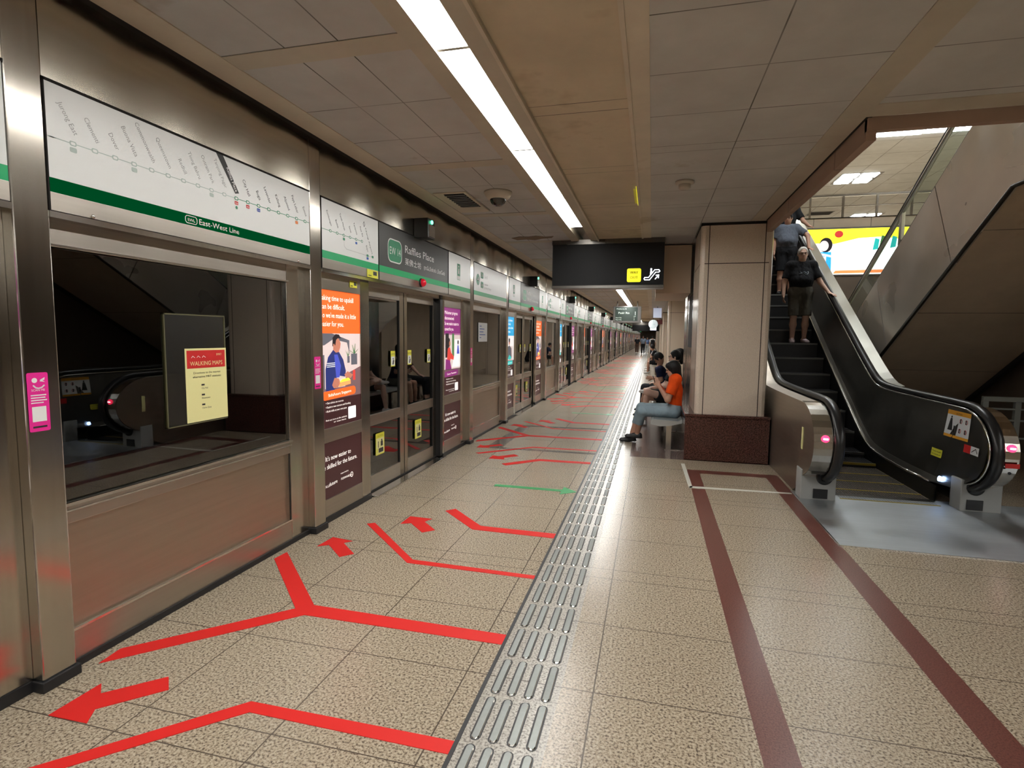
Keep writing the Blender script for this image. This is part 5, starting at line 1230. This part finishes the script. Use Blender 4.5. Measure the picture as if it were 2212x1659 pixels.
MB().prism(prof, 0, XS + .04, XE, 'soffit').build('truss', e2, label='stone coloured underside')
MB().tube([(XS - .005, 4.4, zb(ytop)), (XS - .005, ytop, zb(ytop)), (XS - .005, 11.5, .03)], .022, 'mullion', 8).build('lower_edge_trim', e2)
MB().tube([(XE + .005, 4.4, zb(ytop)), (XE + .005, ytop, zb(ytop)), (XE + .005, 11.5, .03)], .05, 'gap', 8).build('lower_edge_trim', e2)
MB().tube([(XS + .02, 4.4, zt(ytop) + .02), (XS + .02, ytop, zt(ytop) + .02), (XS + .02, 13.3, zt(13.3) + .02)], .014, 'mullion', 8).build('upper_edge_trim', e2)
hr = lambda y: 4.17 - SL * (y - 7.63)
mb = MB(); mb.prism([(4.4, zt(ytop)), (ytop, zt(ytop)), (13.0, zt(13.0)), (13.0, hr(13.0)), (ytop, hr(ytop)), (4.4, hr(ytop))], 0, XS + .015, XS + .027, 'glass_clear'); mb.build('balustrade_glass', e2)
MB().tube([(XS + .02, 4.4, hr(ytop)), (XS + .02, ytop, hr(ytop)), (XS + .02, 13.2, hr(13.2))], .03, 'deck', 8, 1.0).build('rail_deck', e2)
MB().tube([(XS + .02, 4.4, hr(ytop) + .05), (XS + .02, ytop, hr(ytop) + .05), (XS + .02, 13.2, hr(13.2) + .05)], .022, 'rubber', 8, 1.2).build('handrail', e2)
for y in (8.9, 10.9): MB().box(XS + .005, XS + .045, y, y + .08, zt(y) - .02, hr(y), 'steel_bright').build('glass_post', e2)
tag(MB().box(XS - .002, XS + .0, 8.0, 8.1, 2.0, 2.1, 'clad').build('x'), 'x', 'x'); bpy.data.objects.remove(bpy.data.objects['x'])
S(MB().box(5.25, 5.45, 4.4, 16, 0, 3.12, 'dark_wall').box(3.32, 6.6, 13.8, 13.9, 0, 3.0, 'dark_wall'), 'wall_stair', 'dark wall beyond and under the crossing escalator')
t = thing('grey_railing', (4.5, 8, 0), 'grey metal railing frame at the right edge, behind the escalator newel', 'railing')
MB().box(4.02, 5.2, 8.0, 8.05, .86, .92, 'grey_frame').build('top_rail', t, .006)
for z in (.62, .76, .40): MB().box(4.02, 5.2, 8.005, 8.03, z, z + .02, 'grey_frame').build('rail', t)
for x in (4.02, 4.36, 4.75, 5.12): MB().box(x, x + .06, 8.0, 8.05, 0, .86, 'grey_frame').build('upright', t)
# ------------------------------------------------------------------ concourse above
S(MB().box(1.32, 12, 4.2, 44, 7.2, 7.3, 'conc_ceil'), 'ceiling', 'tiled concourse ceiling seen through the opening')
S(MB().box(-2, 14, 44, 44.2, 3, 7.3, 'conc_wall').box(12, 12.2, 4.2, 44, 4.4, 7.3, 'conc_wall').box(-2, 1.32, 3.8, 44, 7.2, 7.3, 'conc_ceil').box(-2, -1.9, 3.8, 44, 4.4, 7.3, 'conc_wall').box(-2, 14, 3.7, 3.8, 4.4, 7.3, 'conc_wall'), 'wall_concourse', 'far concourse walls')
S(MB().box(3.1, 12, 14.61, 44, 4.28, 4.40, 'conc_wall').box(1.3, 3.1, 15.4, 44, 4.28, 4.40, 'conc_wall').box(-2, 1.32, 3.8, 44, 4.3, 4.40, 'conc_wall').box(3.1, 6.6, 14.5, 14.6, 2.4, 4.44, 'conc_wall').box(3.1, 6.6, 14.6, 14.7, 0, 2.4, 'dark_wall'), 'floor_upper', 'concourse floor and its beige edge above the advert')
S(MB().box(3.1, 6.6, 14.44, 14.5, 4.16, 4.19, 'gap').box(3.1, 6.6, 14.40, 14.5, 2.78, 3.02, 'steel_dark').box(3.1, 6.6, 14.48, 14.5, 4.425, 4.44, 'gap'), 'trim_11', 'dark frame lines around the lit advert')
# concourse railing
t = thing('concourse_railing', (4.8, 14.6, 4.44), 'steel railing along the concourse edge above the lit advert', 'railing')
MB().box(3.1, 6.6, 14.55, 14.59, 4.93, 4.98, 'steel').build('top_rail', t); MB().box(3.1, 6.6, 14.56, 14.58, 4.70, 4.72, 'steel').build('rail', t)
for x in (3.5, 4.2, 4.9, 5.6, 6.3): MB().box(x, x + .04, 14.55, 14.59, 4.44, 4.93, 'steel').build('upright', t)
# lit advert
t = thing('backlit_advert', (4.8, 14.45, 3.1), 'wide bright backlit advert with a yellow top and a blue figure, below the concourse railing', 'advert')
MB().box(3.1, 6.4, 14.42, 14.5, 3.08, 4.20, 'steel_dark').build('frame', t)
mb = MB(); mb.box(3.14, 6.36, 14.405, 14.42, 3.12, 4.16, 'ad_hotwhite'); b = Board(mb, (3.14, 14.404, 3.12), (1, 0, 0), (0, 0, 1), (0, -1, 0)); b.lift = .002
b.poly([(0, 1.04), (3.22, 1.04), (3.22, .86), (2.6, .70), (1.9, .84), (1.4, .82), (.9, .70), (0, .68)], 'ad_yellow')
b.rect(.30, .86, 0, 1.04, 'ad_pale' if 'ad_pale' in M else 'ad_hotwhite', 2); b.rect(.30, .86, .72, 1.04, 'ad_yellow', 3)
b.poly([(.56, .05), (.52, .35), (.56, .52), (.84, .52), (.86, .05)], 'ad_sky', 4); b.disc(.72, .68, .14, 'ad_hair', 4, .17); b.disc(.68, .66, .10, 'ad_white', 5, .12); b.rect(.50, .74, .28, .42, 'ad_white', 5); b.line([(.50, .5), (.84, .42)], .05, 'ad_white', 6)
b.poly([(.9, .02), (2.0, .03), (2.0, .10), (.95, .09)], 'ad_coral', 4); b.disc(.98, .92, .09, 'ad_red', 5, .08)
for k, (x, z, c) in enumerate(((1.75, .66, 'ad_teal'), (1.88, .72, 'ad_green'), (2.1, .70, 'ad_teal'), (2.35, .55, 'ad_green'), (2.3, .25, 'ad_sky'), (2.45, .80, 'ad_green'), (2.55, .35, 'ad_sky'))): b.poly([(x - .06, z - .12), (x + .05, z - .10), (x + .07, z + .12), (x - .02, z + .15)], c, 5)
mb.build('lit_face', t)
# concourse lights
t = thing('ceiling_light', (6.6, 17.5, 7.19), 'long bright light strip in the concourse ceiling, seen through the opening', 'ceiling light')
MB().box(5.3, 6.85, 17.35, 17.55, 7.16, 7.2, 'lamp2').build('diffuser', t); MB().box(6.9, 8.6, 17.30, 17.50, 7.16, 7.2, 'lamp2').build('diffuser', t)
def quad(x, y, label, group=None):
    t = thing('ceiling_light', (x, y, 7.19), label, 'ceiling light', group)
    for i in (0, 1):
        for j in (0, 1): MB().box(x + i * .60, x + i * .60 + .46, y + j * .68, y + j * .68 + .46, 7.17, 7.2, 'lamp2').build('diffuser', t)
    MB().box(x - .08, x + 1.18, y - .08, y + 1.22, 7.19, 7.198, 'steel_dark').build('frame', t); return t
quad(6.15, 21.3, 'square of four bright ceiling panels in the concourse ceiling')
qs = [(7.3, 36.5, 'small distant pair of ceiling panels above the railing, left'), (9.0, 36.5, 'small distant pair of ceiling panels above the railing, right'), (6.2, 9.5, 'added unseen ceiling panels above the crossing escalator'), (2.2, 9.5, 'added unseen ceiling panels straight above the escalator'), (2.4, 16, 'added unseen ceiling panels over the head of the escalator'), (8.6, 28, 'concourse ceiling panels at the right')]  # unseen panels over the escalators are added to light the void cladding
for x, y, l in qs: quad(x, y, l)
t = thing('ceiling_vent', (6.6, 27.5, 7.19), 'dark vent in the concourse ceiling', 'air vent'); MB().box(6.6, 7.5, 27.2, 27.8, 7.18, 7.2, 'gap').build('opening', t); MB().box(6.55, 7.55, 27.15, 27.85, 7.185, 7.2, 'steel_dark').build('frame', t)

# ------------------------------------------------------------------ camera, world, colour
cam = bpy.data.cameras.new('camera'); co = bpy.data.objects.new('camera', cam); COL.objects.link(co)
F_PX = 1180.58; cam.sensor_width = 36; cam.lens = F_PX / 2212 * 36; cam.sensor_fit = 'HORIZONTAL'; cam.clip_start = .05; cam.clip_end = 400
yaw, pit, rol = -.249063, .087479, -.011529
f = Vector((math.sin(yaw) * math.cos(pit), math.cos(yaw) * math.cos(pit), -math.sin(pit)))
r = Vector((math.cos(yaw), -math.sin(yaw), 0)); d = f.cross(r)
r2 = r * math.cos(rol) + d * math.sin(rol); d2 = -r * math.sin(rol) + d * math.cos(rol)
co.matrix_world = Matrix(((r2.x, -d2.x, -f.x, 0), (r2.y, -d2.y, -f.y, 0), (r2.z, -d2.z, -f.z, 1.6), (0, 0, 0, 1)))
SC.camera = co
w = bpy.data.worlds.new('world'); SC.world = w; w.use_nodes = True
w.node_tree.nodes['Background'].inputs[0].default_value = (1, .95, .88, 1); w.node_tree.nodes['Background'].inputs[1].default_value = .05
SC.view_settings.view_transform = 'Standard'; SC.view_settings.look = 'None'; SC.view_settings.exposure = EXPO; SC.view_settings.gamma = 1
SC.cycles.use_denoising = True
try: SC.cycles.denoiser = 'OPENIMAGEDENOISE'
except Exception: pass
SC.cycles.max_bounces = 6; SC.cycles.diffuse_bounces = 3; SC.cycles.glossy_bounces = 4; SC.cycles.transparent_max_bounces = 8
SC.cycles.use_adaptive_sampling = True; SC.cycles.adaptive_threshold = .05
SC.cycles.caustics_reflective = False; SC.cycles.caustics_refractive = False; SC.cycles.sample_clamp_indirect = 6
SC.cycles.use_light_tree = True
# origins of one-piece things at their own base
done = {}
for o in list(bpy.data.objects):
    if o.type != 'MESH' or o.parent or o.children: continue
    me = o.data
    if me.users > 1 and me.name.startswith('tactile_bar') : continue
    if me.users > 1: continue
    xs = [v.co for v in me.vertices]
    c = Vector(((min(v.x for v in xs) + max(v.x for v in xs)) / 2, (min(v.y for v in xs) + max(v.y for v in xs)) / 2, min(v.z for v in xs)))
    me.transform(Matrix.Translation(-c)); o.location = o.location + c
